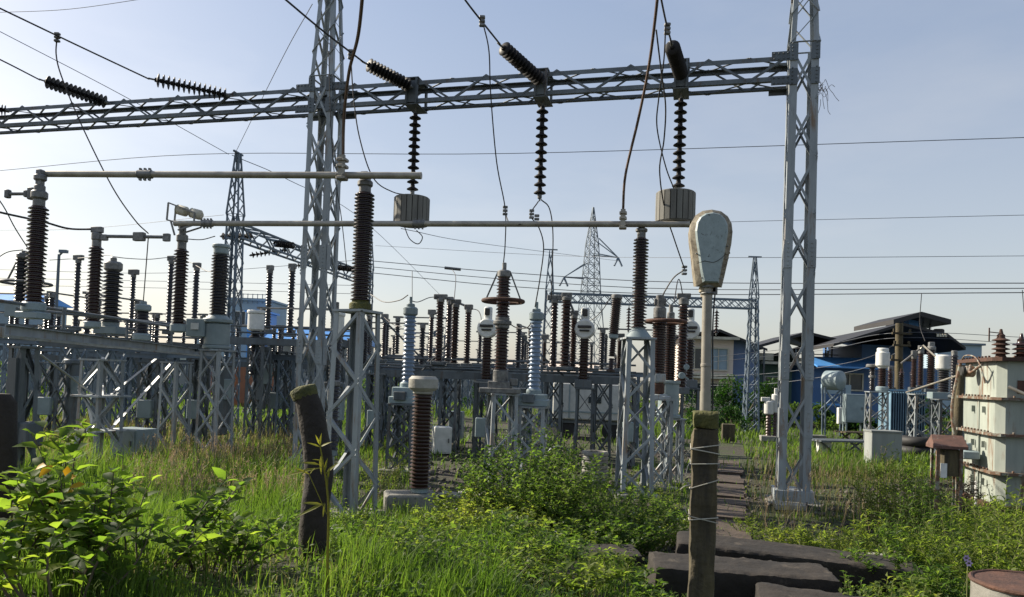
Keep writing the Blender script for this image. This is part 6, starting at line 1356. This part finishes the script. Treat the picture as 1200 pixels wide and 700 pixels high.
for a in ((45, 48, 5, 2.2, 1800, .2, 'scrubby bush by the yard wall behind the twin dark columns', 11), (170, 50, 4, 1.8, 1500, .2, 'scrubby bush by the yard wall behind the grey tank transformer', 12), (450, 45, 2.4, 2.0, 1500, .18, 'small green bush seen beside the tall pale stand', 13), (560, 50, 5, 1.5, 1600, .2, 'low scrub bush behind the ringed column stand', 14), (760, 47, 5, 2.0, 1700, .2, 'scrub bush behind the lower pipe stand', 15), (1105, 36, 4, 1.6, 1500, .2, 'scrub bush behind the dark crossed stand', 16)):
    far_bush('scrub_bush', a[6], a[0], a[1], a[2], a[3], a[4], a[5], 'weed' if a[7] % 2 else 'treeleaf', a[7])

# grass, herbs and stones that nobody would count
def blades(name, label, X, Y, H, Wd, m, lean=.35, seed=1):
    r = np.random.default_rng(seed); n = len(X); Z = gz(X, Y) - .01; P = np.stack([X, Y, Z], 1); a = r.uniform(0, 6.28, n); S = np.stack([np.cos(a), np.sin(a), np.zeros(n)], 1); b = a + r.normal(PI / 2, .5, n)
    Lv = np.stack([np.cos(b), np.sin(b), np.zeros(n)], 1) * (H * r.gamma(2., lean / 2, n))[:, None] + np.array([[.06, -.02, 0]]) * H[:, None]; U = np.array([[0, 0, 1.]]); Hh = H[:, None]; w = Wd[:, None]
    v = np.stack([P - S * w / 2, P + S * w / 2, P + U * Hh * .55 + Lv * .3 + S * w * .4, P + U * Hh * .55 + Lv * .3 - S * w * .4, P + U * Hh * .95 + Lv], 1).reshape(-1, 3); i = np.arange(n)[:, None] * 5
    o = npmesh(name, v, i + np.array([[0, 1, 2, 3]]), i + np.array([[3, 2, 4]]), m); return tag(o, label, 'grass', None, 'stuff')
def sample(n, y0, y1, seed, px0=-40, px1=1240):
    """points spread so that they are about even in the view, kept to the yard"""
    r = np.random.default_rng(seed); u = r.uniform(0, 1, n); Y = 1 / (1 / y0 + u * (1 / y1 - 1 / y0)); Y = np.where(r.uniform(0, 1, n) < .5, Y, r.uniform(y0, y1, n)); X = (r.uniform(px0, px1, n) - 600) / F * Y; return X, Y
def vn(X, Y, f, s=0):
    return .5 + .25 * (np.sin(X * f + 1.3 * np.sin(Y * f * .7 + s) + s) + np.sin(Y * f * 1.1 + 1.7 * np.sin(X * f * .6 + 2 * s)))
def bare(X, Y):
    px, py = proj(np.stack([X, Y, gz(X, Y)], 1)); m = np.zeros(len(X))
    m = np.maximum(m, ((px > 488) & (px < 600) & (py > 548) & (py < 590)) * .93)
    m = np.maximum(m, ((px > 838 + 0 * py) & (px < 872) & (py > 520) & (py < 618)) * .95)
    m = np.maximum(m, ((px > 748) & (px < 1065) & (py > 612 ) & (py < 720) & (py > 612 + (px - 1000) * .35)) * .93)
    m = np.maximum(m, ((px > 885) & (px < 1075) & (py > 572) & (py < 606)) * .8)
    m = np.maximum(m, ((px > 600) & (px < 840) & (py > 515) & (py < 570)) * .72); m = np.maximum(m, ((px > 870) & (px < 905) & (py > 540) & (py < 606)) * .8)
    m = np.maximum(m, ((px > 480) & (px < 740) & (py > 490) & (py < 550)) * .8)
    return m, px, py
def grow(name, label, n, y0, y1, seed, hfun, wfac, m, lean=.35):
    X, Y = sample(n, y0, y1, seed); b, px, py = bare(X, Y); r = np.random.default_rng(seed + 1); H, keep = hfun(X, Y, px, py, r); k = (r.uniform(0, 1, len(X)) < keep * (1 - b)) & (H > .03); X, Y, H = X[k], Y[k], H[k]
    cl = vn(X, Y, 9., 3) * .5 + vn(X * 1.3, Y * 1.7, 4.3, 7) * .5; H = H * (.45 + 1.1 * cl)
    return blades(name, label, X, Y, H * (.45 + .8 * r.beta(2, 2.5, k.sum())), wfac * (.7 + Y / 14) * r.uniform(.7, 1.3, k.sum()), m, lean, seed + 2)
def h_near(X, Y, px, py, r):
    v = vn(X, Y, 1.7); tall = (px < 350) * np.clip((Y - 5) / 3, 0, 1); mid = (px > 370) & (px < 600)
    pt = sstep((vn(X, Y, 3.4, 9) - .35) * 3.3); H = .11 + .12 * v + tall * .30 + mid * .10 * pt; keep = (.15 + .75 * pt) * (.5 + .5 * v) + tall * .5; keep = keep * np.where((px > 600) & (px < 760), .6, 1); return H, keep
grow('grass', 'fresh green grass among the weeds near the camera', 62000, 3.6, 9.5, 11, h_near, .0075, 'grass')
def h_mid(X, Y, px, py, r):
    v = vn(X, Y, .9, 2); tall = (px < 350) & (Y < 14.5); right = px > 860
    H = .16 + .14 * v + tall * .36 - right * .05; keep = .25 + .40 * v + tall * .8 - right * .08; return H, keep
grow('grass', 'tall fresh green grass before the stands', 70000, 9., 19, 21, h_mid, .0085, 'grass')
def h_far(X, Y, px, py, r):
    v = vn(X, Y, .45, 4); return .20 + .20 * v, .35 + .5 * v
grow('grass', 'far green grass between the rows of the yard', 80000, 18, 56, 31, h_far, .012, 'grass')
def h_dry(X, Y, px, py, r):
    v = vn(X, Y, .8, 6); a = (px < 350) & (Y > 13); b2 = (px > 860) & (px < 1060) & (Y > 9.5) & (Y < 20); c = (px > 425) & (px < 470) & (Y > 12.5)
    H = .12 + a * .38 + b2 * .26 + c * .2; return H, np.clip(.15 + a * (.15 + .7 * v) + b2 * .55 + c * .3, 0, 1)
grow('dry_grass', 'yellowish seeding grass before the far stands', 64000, 4.0, 26, 41, h_dry, .0075, 'drygrass', .3)
def herbs(name, label, n, y0, y1, seed, leaf, m, hmax, keepf):
    X, Y = sample(n, y0, y1, seed); b, px, py = bare(X, Y); r = np.random.default_rng(seed + 1); v = vn(X, Y, 2.1, 1); k = r.uniform(0, 1, len(X)) < keepf(px, py, v) * (1 - b); X, Y = X[k], Y[k]; v = v[k]; n = len(X)
    P = np.stack([X, Y, gz(X, Y) + r.uniform(.01, 1, n) ** 1.3 * hmax * (.3 + .8 * v)], 1); a = r.uniform(0, 6.28, n); D = np.stack([np.cos(a), np.sin(a), r.uniform(-.2, .9, n)], 1); L = leaf * r.uniform(.6, 1.25, n)
    V, q, t = leaves(P, D, np.array([[0, 0, 1.]]) + r.normal(0, .35, (n, 3)), L, L * .5, .3, .2); tag(npmesh(name, V, q, t, m), label, 'ground cover', None, 'stuff')
herbs('ground_cover', 'low leafy ground cover between the grass near the camera', 26000, 3.7, 10, 51, .05, 'weed', .22, lambda px, py, v: np.where(px < 330, .35, .35 + .6 * v))
herbs('ground_cover', 'lighter leafy ground cover among the stones', 22000, 6, 17, 61, .055, 'weedlight', .25, lambda px, py, v: np.where(px < 340, .1, .2 + .6 * v))
def seed_heads():
    r = np.random.default_rng(83); n = 2600; X, Y = sample(n * 9, 10.5, 20, 84); px, py = proj(np.stack([X, Y, gz(X, Y)], 1)); k = ((px > 150) & (px < 360) & (vn(X, Y, .8, 6) > .38) & (r.uniform(0, 1, len(X)) < .30)) | ((px > 880) & (px < 1040) & (py > 545) & (r.uniform(0, 1, len(X)) < .05)); X, Y = X[k], Y[k]; n = len(X); Z = gz(X, Y); h = r.uniform(.38, .68, n)
    lean_ = r.normal(0, .09, (n, 2)); top = np.stack([X + lean_[:, 0], Y + lean_[:, 1], Z + h], 1); bot = np.stack([X, Y, Z], 1); w = .004
    V1 = np.stack([bot + [[-w, 0, 0]], bot + [[w, 0, 0]], top + [[w * .5, 0, 0]], top - [[w * .5, 0, 0]]], 1).reshape(-1, 3); i = np.arange(n)[:, None] * 4; q1 = i + np.array([[0, 1, 2, 3]])
    m = 7; P = np.repeat(top, m, 0) - np.array([[0, 0, 1]]) * (np.tile(np.arange(m), n) * .022)[:, None]; D = r.normal(0, 1, (n * m, 3)) * [1, 1, .3] + [0, 0, 1.]; V2, q2, t2 = leaves(P, D, r.normal(0, 1, (n * m, 3)), np.full(n * m, .04), np.full(n * m, .012))
    tag(npmesh('seed_heads', np.concatenate([V1, V2]), np.concatenate([q1, q2 + len(V1)]), None, 'seedhead'), 'pale pinkish seed heads standing above the grass', 'seed heads', None, 'stuff')
seed_heads()
def stones():
    r = np.random.default_rng(71); X, Y = sample(26000, 4.2, 24, 72); b, px, py = bare(X, Y); k = r.uniform(0, 1, len(X)) < np.where(b > .5, .7, .05) * np.clip((Y - 4.5) / 4, .12, 1) * ~((px > 838) & (px < 872) & (py > 520) & (py < 618)); X, Y = X[k], Y[k]; n = len(X); s = (.012 + .02 * r.gamma(1.5, .5, n)) * np.clip(Y / 9, .5, 1.4)
    base = np.array([[1, 0, 0], [0, 1, 0], [-1, 0, 0], [0, -1, 0], [0, 0, .8], [0, 0, -.8]], float); V = base[None] * s[:, None, None] * r.uniform(.6, 1.3, (n, 6, 1)); a = r.uniform(0, 6.28, n); c, sn = np.cos(a), np.sin(a); x = V[:, :, 0] * c[:, None] - V[:, :, 1] * sn[:, None]; y = V[:, :, 0] * sn[:, None] + V[:, :, 1] * c[:, None]
    V = np.stack([x + X[:, None], y + Y[:, None], V[:, :, 2] + (gz(X, Y) + s * .2)[:, None]], -1).reshape(-1, 3); i = np.arange(n)[:, None] * 6
    t = np.concatenate([i + np.array([f]) for f in ([0, 1, 4], [1, 2, 4], [2, 3, 4], [3, 0, 4], [1, 0, 5], [2, 1, 5], [3, 2, 5], [0, 3, 5])]); tag(npmesh('gravel', V, None, t, 'gravel'), 'dark loose gravel between the stands and the slabs', 'gravel', None, 'stuff')
stones()
